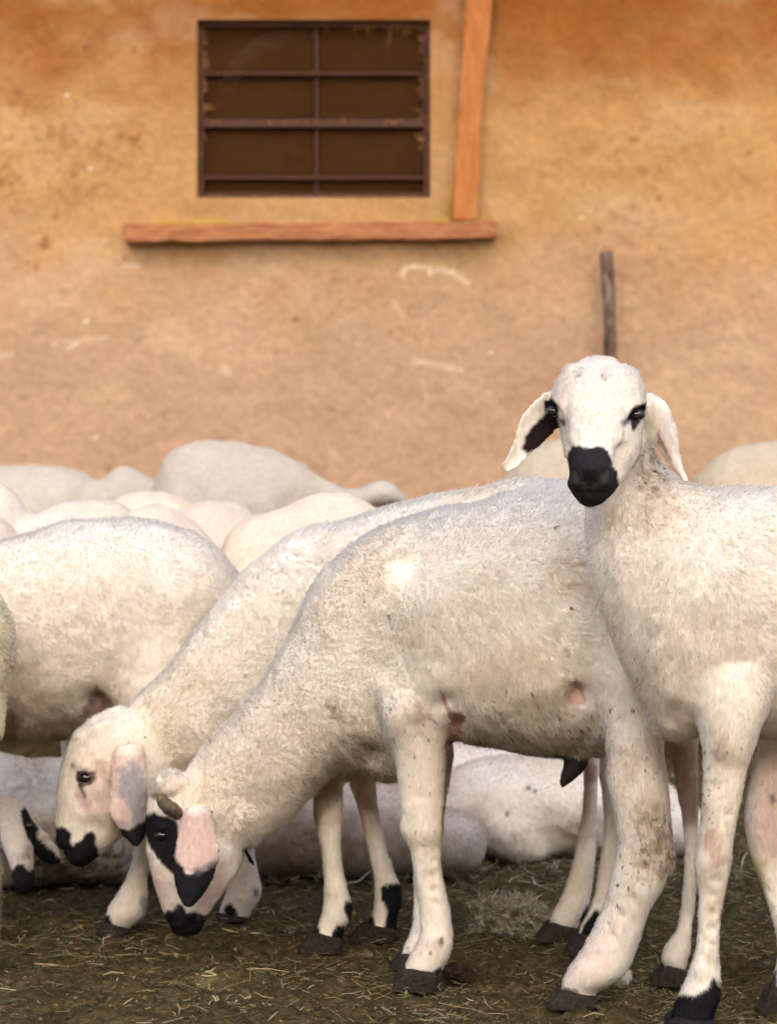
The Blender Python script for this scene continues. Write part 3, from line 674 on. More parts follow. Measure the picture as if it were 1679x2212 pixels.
C_l1 = Loft([(835, 1590, 972, 1585, 3.94, .044), (850, 1650, 968, 1650, 3.94), (856, 1700, 965, 1700, 3.94), (860, 1755, 965, 1755, 3.94), (863, 1798, 962, 1798, 3.94), (880, 1834, 958, 1834, 3.94), (890, 1888, 961, 1888, 3.94), (898, 1941, 973, 1941, 3.94),
    (903, 1995, 982, 1995, 3.94), (897, 2031, 984, 2034, 3.94), (880, 2065, 974, 2072, 3.94), (866, 2096, 952, 2104, 3.94), (868, 2112, 946, 2120, 3.94)], 'leg', .009, grav=.8, cap=(.3, .3))
C_l2 = Loft([(895, 1600, 990, 1600, 4.13, .035), (893, 1660, 982, 1660, 4.13), (892, 1740, 968, 1740, 4.12), (888, 1850, 957, 1850, 4.11), (888, 1950, 950, 1950, 4.10), (884, 2005, 950, 2005, 4.09), (868, 2045, 930, 2048, 4.08), (860, 2068, 915, 2072, 4.08)], 'leg', .009, grav=.8, cap=(.3, .3))
C_h1 = Loft([(1240, 1300, 1500, 1250, 3.87, .07), (1245, 1400, 1470, 1370, 3.86, .075), (1262, 1488, 1455, 1455, 3.85, .07), (1293, 1557, 1448, 1535, 3.84, .06), (1304, 1620, 1440, 1618, 3.83, .052), (1306, 1690, 1450, 1685, 3.82), (1320, 1750, 1456, 1760, 3.82),
    (1328, 1820, 1460, 1835, 3.82), (1318, 1885, 1444, 1905, 3.82), (1301, 1948, 1410, 1968, 3.82), (1279, 1998, 1392, 2022, 3.82), (1252, 2050, 1376, 2066, 3.82), (1222, 2094, 1352, 2108, 3.82), (1209, 2128, 1300, 2140, 3.82), (1210, 2148, 1293, 2160, 3.82)],
    'leg', .010, grav=.7, cap=(.3, .3))
C_h2 = Loft([(1400, 1500, 1520, 1500, 4.0, .04), (1440, 1600, 1515, 1600, 4.0), (1459, 1715, 1516, 1715, 3.99), (1470, 1777, 1514, 1777, 3.99), (1474, 1850, 1514, 1850, 3.98), (1470, 1920, 1510, 1920, 3.98), (1463, 1975, 1506, 1975, 3.98), (1455, 2012, 1501, 2012, 3.97),
    (1432, 2044, 1498, 2050, 3.97), (1425, 2072, 1490, 2082, 3.97), (1440, 2092, 1480, 2104, 3.97)], 'leg', .009, grav=.8, cap=(.3, .3))
C_ear = Loft([(398, 1755, 448, 1752, 4.000, .006), (388, 1785, 460, 1778, 3.995, .005), (378, 1825, 467, 1815, 3.990, .0045), (373, 1865, 467, 1858, 3.985, .0045), (374, 1900, 459, 1898, 3.985, .0045), (382, 1933, 440, 1932, 3.985, .004), (395, 1955, 420, 1955, 3.985, .004)], 'ear', .003, grav=.8, cap=(.5, .35), cup=-.015)
C_ear2 = Loft([(505, 1805, 525, 1835, 4.17, .007), (525, 1825, 538, 1860, 4.18, .005), (538, 1845, 548, 1868, 4.18, .004)], 'ear', .003, grav=.8, cap=(.5, .5))
C_pre = Loft([(1205, 1600, 1290, 1610, 3.93, .03), (1215, 1645, 1270, 1660, 3.93, .022), (1206, 1675, 1245, 1685, 3.93), (1204, 1695, 1228, 1700, 3.93)], 'leg', .008, grav=.8, cap=(.3, .6))
C_tuft = blob(1338, 2106, 3.835, .016, .018, .011, 'leg', .016)
C_hock = blob(1436, 1842, 3.82, .013, .020, .034, 'leg', .017)
eyeC = [(312, 1765), (332, 1757), (351, 1765), (375, 1769), (387, 1784), (384, 1815), (380, 1851), (378, 1893), (344, 1862), (324, 1831), (310, 1795)]
noseC = [(350, 2040), (352, 1992), (360, 1966), (372, 1968), (385, 1954), (398, 1958), (404, 1972), (420, 1968), (432, 1974), (445, 1978), (448, 2000), (440, 2040)]
earC = [(358, 1846), (380, 1856), (395, 1872), (402, 1890), (418, 1885), (440, 1880), (462, 1868), (475, 1862), (470, 1975), (358, 1975)]
mC = [(eyeC, BLACK, 3, 1, 3.9, 4.14), (noseC, BLACK, 3, 1), ([(333, 1978), (345, 1975), (352, 1995), (345, 2005)], BLACK, 3, 1),
      ([(385, 1758), (465, 1758), (476, 1850), (460, 1900), (375, 1880)], PINK, 8, .75, 3.9, 4.042), (earC, BLACK, 4, 1, 3.9, 4.042),
      ([(400, 1880), (425, 1874), (468, 1858), (468, 1870), (425, 1890)], np.array([.14, .14, .15]), 5, .6, 3.9, 4.042),
      ([(525, 1835), (560, 1835), (560, 1885), (525, 1875)], BLACK, 3, 1),
      ([(318, 1850), (372, 1900), (372, 1960), (335, 1962)], PINK * .9 + .12, 16, .5, 4.043, 4.2), ([(455, 1860), (510, 1850), (480, 1930), (440, 1975), (415, 1965)], PINK + .1, 14, .5, 4.043, 4.2),
      ([(948, 1488), (962, 1505), (975, 1532), (1008, 1545), (992, 1590), (972, 1625), (962, 1590), (968, 1550), (955, 1512)], np.array([.40, .20, .16]), 4, .8, 3.8, 4.2),
      ([(1241, 1464), (1218, 1500), (1226, 1520), (1268, 1525), (1256, 1478)], np.array([.46, .25, .22]), 5, .7, 3.7, 3.99),
      ([(1195, 1628), (1275, 1640), (1262, 1680), (1230, 1720), (1195, 1720)], np.array([.045, .035, .035]), 5, 1, 3.7, 4.2),
      ([(965, 1600), (995, 1600), (985, 1850), (960, 1900), (953, 1750)], np.array([.36, .20, .10]), 5, .75, 3.96, 4.3),
      ([(952, 1740), (966, 1740), (962, 1870), (954, 1880)], TAN, 4, .7), ([(1445, 1600), (1516, 1600), (1516, 1780), (1455, 1780)], np.array([.40, .25, .20]), 26, .6, 3.93, 4.1),
      ([(855, 2092), (875, 2092), (900, 2103), (925, 2112), (936, 2100), (955, 2085), (962, 2140), (850, 2140)], BLACK, 2.5, .95),
      ([(1200, 2130), (1225, 2132), (1250, 2138), (1245, 2168), (1205, 2165)], np.array([.03, .03, .04]), 3, .9), ([(947, 2028), (957, 2022), (962, 2036), (952, 2046)], np.array([.16, .08, .05]), 3, .9),
      ([(905, 2020), (955, 2035), (945, 2075), (890, 2075)], PINK + .15, 14, .35), ([(1230, 2060), (1340, 1990), (1300, 2120), (1225, 2120)], PINK + .15, 24, .32)]
C = Sheep('grazing sheep in the middle with black eye patch, brown horn and pink ear', 4.0,
    [C_torso, C_head, C_poll, C_sho, C_l1, C_l2, C_h1, C_h2, C_ear, C_ear2, C_pre, C_tuft, C_hock],
    hooves=[((868, 2096), (946, 2106), (836, 2131), (944, 2134), 3.925, .036), ((866, 2064), (912, 2070), (833, 2092), (914, 2096), 4.075, .034), ((1212, 2142), (1292, 2156), (1168, 2166), (1290, 2172), 3.815, .038), ((1436, 2090), (1484, 2100), (1398, 2120), (1482, 2124), 3.965, .034)],
    marks=mC, dirt=[(1120, 1600, 150, (.30, .25, .16), .75), (1240, 1600, 110, (.22, .17, .12), .6), (1010, 1610, 70, (.28, .21, .10), .7), (1410, 1790, 70, (.24, .19, .11), .95), (1420, 1850, 70, (.36, .25, .12), .9), (1400, 1760, 45, (.42, .31, .12), .8), (1340, 1940, 60, (.40, .33, .24), .5),
        (716, 1535, 30, (.33, .25, .15), .8), (905, 1540, 40, (.42, .30, .18), .6), (795, 1660, 60, (.30, .22, .13), .8), (760, 1600, 50, (.36, .29, .2), .6), (1230, 1240, 60, (.58, .43, .24), .7), (880, 1370, 50, (.5, .42, .31), .5), (1330, 1640, 70, (.50, .39, .28), .6), (895, 1920, 20, (.3, .2, .1), .7),
        (950, 1890, 40, (.45, .31, .2), .6), (420, 1720, 50, (.62, .52, .33), .6)],
    dents=[(940, 1830, 8, -.003), (938, 1860, 8, -.003), (936, 1890, 8, -.003), (938, 1920, 8, -.003), (942, 1950, 8, -.003), (908, 1720, 14, -.003), (1385, 1905, 12, -.004), (1365, 1940, 12, -.004), (1345, 1980, 12, -.004), (1325, 2020, 12, -.004), (1420, 1780, 12, -.004), (1360, 1700, 20, -.004), (958, 1520, 24, -.012), (985, 1575, 26, -.016), (1245, 1500, 26, -.018), (800, 1640, 28, -.018), (350, 1806, 10, -.003), (372, 1990, 7, -.004), (412, 2000, 12, -.003), (430, 1985, 5, -.003), (1000, 1330, 60, -.004)],
    bumps=[(925, 1800, 22, .004), (940, 2035, 16, .003), (1390, 1830, 30, .004), (350, 1788, 13, .005), (330, 1840, 14, .003), (470, 1840, 24, .004), (385, 1996, 12, .003), (425, 2002, 12, .003), (345, 1690, 10, .006), (372, 1680, 10, .006), (400, 1690, 10, .005), (330, 1712, 9, .005), (880, 1500, 60, .006), (845, 1560, 30, .004), (965, 2040, 10, .002), (870, 1790, 14, .002)],
    eyes=[(350, 1806, 4.049, .0095)], voxel=.0035, smooth=4, dens=340000, specks=90, spots=[(1420, 1810, 50, 60), (1400, 1870, 50, 30), (1330, 1900, 60, 14), (1130, 1590, 120, 40), (1230, 1560, 60, 20), (1400, 1640, 60, 14), (1320, 1560, 50, 14), (905, 1680, 50, 16), (890, 1560, 50, 12), (900, 1800, 50, 8), (1290, 1960, 50, 10), (430, 1740, 60, 10)], seed=3, bare=[([(950, 1490), (985, 1530), (1010, 1545), (985, 1625), (960, 1610), (968, 1550)], .3), ([(1241, 1467), (1218, 1515), (1265, 1525)], .3)])
# horn bud
def horn(root, pts, rs, d, sc=1.0):
    q = [P(a, b, dd) for a, b, dd in pts]; n = 14
    q = [np.array(x) for x in interp([list(x) for x in q], 4)]; rr = np.interp(np.linspace(0, 1, len(q)), np.linspace(0, 1, len(rs)), rs)
    rr = rr * (1 + .06 * np.sin(np.arange(len(rr)) * 2.1)); me = tube('horn', q, 1, None, n, rr, .05)
    V = get_v(me); k = fbm(V, 140, 5)[:, None]; c = np.array([.085, .065, .05]) * (.6 + .8 * k); kk = sstep(.5, .62, fbm(V, 85, 9))[:, None] * .75; c = c * (1 - kk) + np.array([.24, .15, .07]) * kk
    set_col(me, c); o = link('horn', me, None, M_HORN); under(o, root)
horn(C.root, [(383, 1758, 4.05), (374, 1750, 4.035), (362, 1742, 4.025), (351, 1730, 4.025), (345, 1718, 4.03)], [.009, .011, .011, .0095, .005], 4.05)

# ---------------- sheep behind it: grazing, plain white head
B_torso = Loft([(1415, 1120, 1390, 1520, 4.28, .07), (1300, 1040, 1310, 1590, 4.28, .10), (1150, 1027, 1180, 1600, 4.28, .108), (1000, 1051, 1020, 1600, 4.29, .112), (860, 1083, 900, 1620, 4.29, .11), (745, 1112, 820, 1650, 4.29, .105), (640, 1140, 770, 1685, 4.28, .098), (562, 1194, 720, 1690, 4.27, .088),
    (500, 1260, 650, 1690, 4.26, .078), (430, 1342, 560, 1690, 4.25, .068), (360, 1424, 475, 1695, 4.24, .060), (295, 1492, 400, 1695, 4.23, .055)], 'body', .013, rev=-1, grav=.3, power=2.1)
B_head = Loft([(250, 1520, 385, 1690, 4.22, .052), (192, 1548, 352, 1722, 4.21, .058), (148, 1597, 328, 1752, 4.21, .057), (125, 1660, 300, 1783, 4.21, .052), (117, 1722, 270, 1808, 4.21, .046), (116, 1780, 240, 1832, 4.21, .038), (122, 1825, 216, 1850, 4.21, .031), (140, 1852, 200, 1862, 4.21, .022)], 'head', .008, rev=-1, grav=0, cap=(.3, .5))
B_poll = blob(232, 1572, 4.215, .030, .045, .022, fur=.010)
B_sho = Loft([(700, 1350, 850, 1350, 4.22, .04), (690, 1480, 830, 1480, 4.21, .045), (675, 1600, 790, 1600, 4.2, .04)], 'body', .012, grav=.9)
B_l1 = Loft([(672, 1560, 785, 1560, 4.20, .038), (670, 1650, 758, 1650, 4.19), (672, 1700, 747, 1700, 4.19), (673, 1762, 745, 1762, 4.19), (681, 1798, 742, 1798, 4.19), (688, 1840, 742, 1840, 4.19), (694, 1888, 749, 1888, 4.19), (694, 1935, 760, 1935, 4.19), (692, 1966, 766, 1968, 4.19), (682, 1996, 752, 2002, 4.19), (670, 2018, 742, 2030, 4.19), (678, 2034, 740, 2042, 4.19)], 'leg', .009, grav=.8, cap=(.3, .3))
B_l2 = Loft([(735, 1560, 830, 1560, 4.29, .035), (748, 1680, 818, 1680, 4.28), (768, 1744, 822, 1744, 4.28), (778, 1785, 830, 1785, 4.28), (789, 1834, 841, 1834, 4.28), (801, 1886, 858, 1886, 4.28), (804, 1915, 870, 1915, 4.28), (803, 1950, 872, 1950, 4.28), (797, 1980, 862, 1982, 4.28), (786, 2000, 860, 2008, 4.28), (790, 2012, 858, 2022, 4.28)], 'leg', .009, grav=.8, cap=(.3, .3))
B_h2 = Loft([(1230, 1500, 1340, 1500, 4.34, .04), (1252, 1600, 1302, 1600, 4.32), (1256, 1671, 1298, 1671, 4.31), (1254, 1743, 1297, 1743, 4.30), (1242, 1814, 1295, 1814, 4.29), (1236, 1850, 1293, 1852, 4.28), (1226, 1886, 1288, 1890, 4.28), (1215, 1922, 1283, 1928, 4.28), (1198, 1957, 1276, 1966, 4.28), (1184, 1988, 1256, 1998, 4.28), (1190, 2008, 1250, 2018, 4.28)], 'leg', .009, grav=.8, cap=(.3, .3))
B_h1 = Loft([(1260, 1480, 1380, 1480, 4.22, .045), (1286, 1600, 1360, 1600, 4.2), (1290, 1671, 1345, 1671, 4.19), (1299, 1743, 1350, 1743, 4.18), (1298, 1814, 1352, 1814, 4.18), (1290, 1870, 1346, 1870, 4.18), (1282, 1922, 1340, 1926, 4.18), (1270, 1962, 1330, 1970, 4.18), (1250, 2000, 1310, 2010, 4.18), (1245, 2024, 1296, 2034, 4.18)], 'leg', .009, grav=.8, cap=(.3, .3))
B_ear = Loft([(246, 1625, 306, 1620, 4.145, .008), (240, 1670, 312, 1665, 4.135, .005), (238, 1715, 314, 1715, 4.13, .0045), (243, 1758, 314, 1758, 4.13, .0045), (255, 1790, 313, 1790, 4.13, .004), (270, 1815, 309, 1812, 4.13, .004), (286, 1827, 302, 1826, 4.13, .004)], 'ear', .003, grav=.8, cap=(.5, .4), cup=-.015)
noseB = [(110, 1795), (122, 1790), (140, 1788), (152, 1800), (151, 1820), (156, 1830), (165, 1822), (178, 1815), (186, 1800), (198, 1798), (208, 1806), (204, 1820), (212, 1835), (212, 1850), (200, 1880), (110, 1880)]
earB = [(230, 1776), (255, 1788), (275, 1792), (290, 1786), (302, 1776), (320, 1772), (320, 1840), (230, 1840)]
B = Sheep('white grazing sheep on the left with open dark eye, black nose and grey mottled ear', 4.25, [B_torso, B_head, B_poll, B_sho, B_l1, B_l2, B_h1, B_h2, B_ear],
    hooves=[((676, 2018), (742, 2030), (632, 2050), (740, 2056), 4.185, .034), ((786, 2000), (858, 2010), (742, 2024), (856, 2028), 4.275, .034), ((1186, 1996), (1254, 2010), (1148, 2022), (1250, 2029), 4.275, .034), ((1244, 2020), (1300, 2030), (1212, 2054), (1300, 2058), 4.175, .034)],
    marks=[(noseB, BLACK, 3, 1), ([(242, 1635), (312, 1630), (316, 1800), (240, 1790)], PINK + .12, 8, .7, 4, 4.155), (([(256, 1668), (285, 1645), (312, 1670), (318, 1780), (270, 1795), (262, 1740), (250, 1700)]), np.array([.26, .28, .31]), 14, .8, 4, 4.155),
        ([(250, 1735), (265, 1725), (285, 1760), (280, 1780), (262, 1768)], PINK + .1, 4, .8, 4, 4.155), (earB, BLACK, 4, 1, 4, 4.16), ([(165, 1665), (206, 1666), (206, 1684), (196, 1696), (172, 1700), (163, 1685)], np.array([.02, .015, .015]), 2.5, .95, 4, 4.2), ([(166, 1695), (174, 1698), (186, 1722), (182, 1728)], np.array([.03, .02, .03]), 2, .9, 4, 4.2),
        ([(160, 1715), (180, 1712), (196, 1735), (186, 1755), (172, 1745)], np.array([.52, .32, .34]), 6, .6, 4, 4.2), ([(190, 1640), (240, 1660), (235, 1760), (200, 1770)], PINK + .18, 20, .35),
        ([(155, 1640), (166, 1650), (164, 1664), (154, 1660)], GREY, 4, .5, 4, 4.2),
        ([(744, 1948), (760, 1944), (770, 1958), (768, 1982), (752, 1984), (742, 1968)], BLACK, 2.5, 1, 4, 4.235), ([(668, 2016), (676, 1996), (690, 2002), (694, 2016), (680, 2022)], BLACK, 2.5, 1), ([(714, 2040), (718, 2012), (728, 1998), (745, 1998), (745, 2062), (716, 2055)], BLACK, 2.5, 1, 4, 4.235),
        ([(822, 1914), (840, 1908), (875, 1908), (880, 1950), (866, 1966), (868, 2040), (826, 2040), (832, 1995), (838, 1965), (824, 1945)], BLACK, 3, 1, 4.2, 4.4), ([(784, 2010), (788, 1975), (806, 1972), (812, 2000), (800, 2025)], BLACK, 2.5, 1, 4.2, 4.4),
        ([(665, 1660), (745, 1640), (740, 1700), (680, 1790), (668, 1760)], np.array([.38, .24, .13]), 14, .7, 4, 4.25), ([(760, 1640), (822, 1640), (826, 1770), (775, 1740)], np.array([.50, .36, .27]), 14, .6, 4.2, 4.4),
        ([(1262, 1650), (1290, 1650), (1290, 1690), (1268, 1690)], np.array([.5, .27, .2]), 6, .6, 4.2, 4.4), ([(1255, 1985), (1270, 1955), (1290, 1950), (1290, 2030), (1250, 2030)], BLACK, 3, 1, 4.2, 4.4), ([(1262, 2000), (1285, 1965), (1335, 1965), (1310, 2045), (1245, 2045)], BLACK, 3, 1, 4.0, 4.22),
        ([(1172, 2000), (1190, 1990), (1215, 2008), (1240, 2022), (1180, 2022)], np.array([.05, .045, .045]), 3, .9, 4.2, 4.4)],
    dirt=[(420, 1480, 70, (.60, .48, .32), .5), (480, 1530, 60, (.42, .38, .34), .5), (715, 1930, 20, (.45, .35, .18), .6)],
    dents=[(185, 1681, 12, -.006), (176, 1712, 8, -.002), (232, 1700, 16, -.003), (136, 1838, 6, -.005), (152, 1842, 9, -.005), (176, 1722, 14, -.003), (205, 1790, 26, -.004), (160, 1828, 5, -.004)], bumps=[(186, 1658, 14, .006), (210, 1640, 16, .004), (165, 1650, 12, .003), (215, 1705, 16, .004), (170, 1760, 14, .002), (240, 1760, 26, .006), (132, 1815, 9, .003), (170, 1850, 14, .004), (170, 1590, 16, .004), (205, 1575, 14, .004), (240, 1560, 16, .004)],
    eyes=[(186, 1682, 4.164, .0115)], voxel=.0035, smooth=4, dens=340000, specks=50, seed=11)

# ---------------- right front sheep, facing the camera
A_torso = Loft([(1262, 1105, 1422, 985, 3.70, .055), (1266, 1180, 1462, 1026, 3.70, .064), (1285, 1290, 1510, 1047, 3.69, .080), (1326, 1390, 1560, 1050, 3.685, .098), (1372, 1505, 1610, 1048, 3.68, .112), (1425, 1600, 1668, 1046, 3.69, .120), (1530, 1592, 1745, 1044, 3.70, .124),
    (1690, 1600, 1830, 1044, 3.71, .128), (1900, 1615, 1920, 1048, 3.72, .132), (2120, 1590, 2120, 1060, 3.73, .130), (2290, 1500, 2290, 1130, 3.74, .09)], 'body', .012, rev=1, grav=.45, power=2.15)
A_neck = Loft([(1240, 1000, 1400, 930, 3.665, .05), (1252, 1085, 1418, 975, 3.69, .055), (1264, 1170, 1450, 1015, 3.70, .062)], 'neck', .010, rev=1, grav=.3)
A_skull = Loft([(1245, 787, 1345, 787, 3.655, .045), (1207, 808, 1380, 808, 3.65, .066), (1192, 836, 1396, 836, 3.645, .078), (1185, 866, 1402, 866, 3.64, .082), (1192, 898, 1398, 898, 3.635, .080), (1207, 930, 1393, 930, 3.63, .076), (1211, 960, 1390, 960, 3.628, .072), (1219, 988, 1382, 988, 3.622, .066),
    (1225, 1013, 1370, 1013, 3.613, .056), (1224, 1040, 1348, 1042, 3.600, .047), (1230, 1064, 1330, 1066, 3.590, .040), (1243, 1082, 1312, 1083, 3.585, .030)], 'head', .008, rev=-1, grav=0, cap=(.35, .28), power=2.25)
A_face = Loft([(1225, 850, 1362, 850, 3.590, .03), (1222, 900, 1364, 900, 3.578, .032), (1226, 945, 1350, 945, 3.562, .033), (1231, 975, 1332, 975, 3.548, .032), (1229, 1005, 1330, 1005, 3.538, .032), (1227, 1032, 1334, 1032, 3.540, .036), (1232, 1058, 1328, 1058, 3.550, .037), (1244, 1078, 1312, 1078, 3.560, .031)], 'head', .008, rev=-1, grav=0, cap=(.3, .25), power=2.3)
A_br1 = blob(1214, 874, 3.592, .015, .02, .010); A_br2 = blob(1370, 876, 3.592, .015, .02, .010)
A_ear1 = Loft([(1200, 852, 1205, 918, 3.665, .008), (1180, 850, 1196, 930, 3.655, .006), (1153, 871, 1182, 944, 3.645, .005), (1130, 900, 1160, 963, 3.64, .0048), (1116, 932, 1141, 981, 3.635, .0045), (1107, 965, 1124, 1000, 3.635, .0045), (1095, 990, 1110, 1011, 3.635, .004), (1085, 1008, 1096, 1017, 3.635, .004)], 'ear', .0035, grav=.5, cap=(.4, .6), cup=.012)
A_ear2 = Loft([(1392, 850, 1388, 912, 3.66, .008), (1418, 854, 1394, 928, 3.65, .006), (1443, 873, 1402, 945, 3.64, .0055), (1458, 910, 1417, 962, 3.635, .005), (1468, 950, 1432, 978, 3.63, .0048), (1471, 985, 1446, 998, 3.63, .0045), (1478, 1013, 1463, 1021, 3.63, .0042), (1487, 1032, 1477, 1041, 3.63, .004)], 'ear', .0035, grav=.5, cap=(.4, .6), cup=-.015)
A_l1 = Loft([(1470, 1440, 1690, 1440, 3.62, .05), (1492, 1520, 1672, 1520, 3.61, .055), (1508, 1592, 1646, 1585, 3.61, .048), (1514, 1625, 1634, 1622, 3.61, .042), (1515, 1660, 1621, 1660, 3.61), (1513, 1715, 1610, 1715, 3.61), (1508, 1777, 1598, 1777, 3.61), (1503, 1812, 1592, 1812, 3.61), (1497, 1856, 1587, 1856, 3.61), (1497, 1888, 1582, 1888, 3.61), (1505, 1931, 1573, 1931, 3.61),
    (1504, 1970, 1565, 1970, 3.61), (1501, 2024, 1561, 2024, 3.61), (1493, 2070, 1562, 2070, 3.61), (1478, 2114, 1564, 2114, 3.61), (1462, 2150, 1564, 2150, 3.61), (1448, 2182, 1552, 2184, 3.61), (1442, 2205, 1545, 2208, 3.61)], 'leg', .009, grav=.8, cap=(.3, .3))
A_l2 = Loft([(1610, 1500, 1740, 1500, 3.79, .045), (1632, 1600, 1722, 1600, 3.79, .04), (1622, 1660, 1712, 1660, 3.79), (1610, 1715, 1704, 1715, 3.79), (1604, 1770, 1697, 1770, 3.79), (1611, 1820, 1694, 1820, 3.79), (1620, 1858, 1694, 1858, 3.79), (1636, 1900, 1700, 1900, 3.785), (1656, 1960, 1714, 1960, 3.78), (1672, 2020, 1732, 2020, 3.78), (1676, 2060, 1742, 2060, 3.775), (1668, 2100, 1740, 2108, 3.77), (1660, 2135, 1728, 2142, 3.77)], 'leg', .009, grav=.8, cap=(.3, .3))
A_h = [Loft([(x, 1400, x + 230, 1400, d, .06), (x + 20, 1560, x + 190, 1560, d, .05), (x + 50, 1720, x + 150, 1720, d), (x + 70, 1850, x + 140, 1850, d), (x + 50, 2000, x + 120, 2000, d), (x + 30, gv(d) - 70, x + 110, gv(d) - 70, d), (x + 20, gv(d) - 30, x + 100, gv(d) - 28, d)], 'leg', .008, grav=.8, cap=(.3, .3)) for x, d in ((2080, 3.64), (2130, 3.84))]
noseA = [(1227, 990), (1229, 975), (1238, 964), (1252, 962), (1262, 967), (1276, 968), (1290, 965), (1303, 966), (1314, 975), (1321, 992), (1323, 1008), (1336, 1020), (1338, 1050), (1325, 1080), (1302, 1106), (1270, 1114), (1236, 1106), (1215, 1060), (1216, 1020), (1229, 1000)]
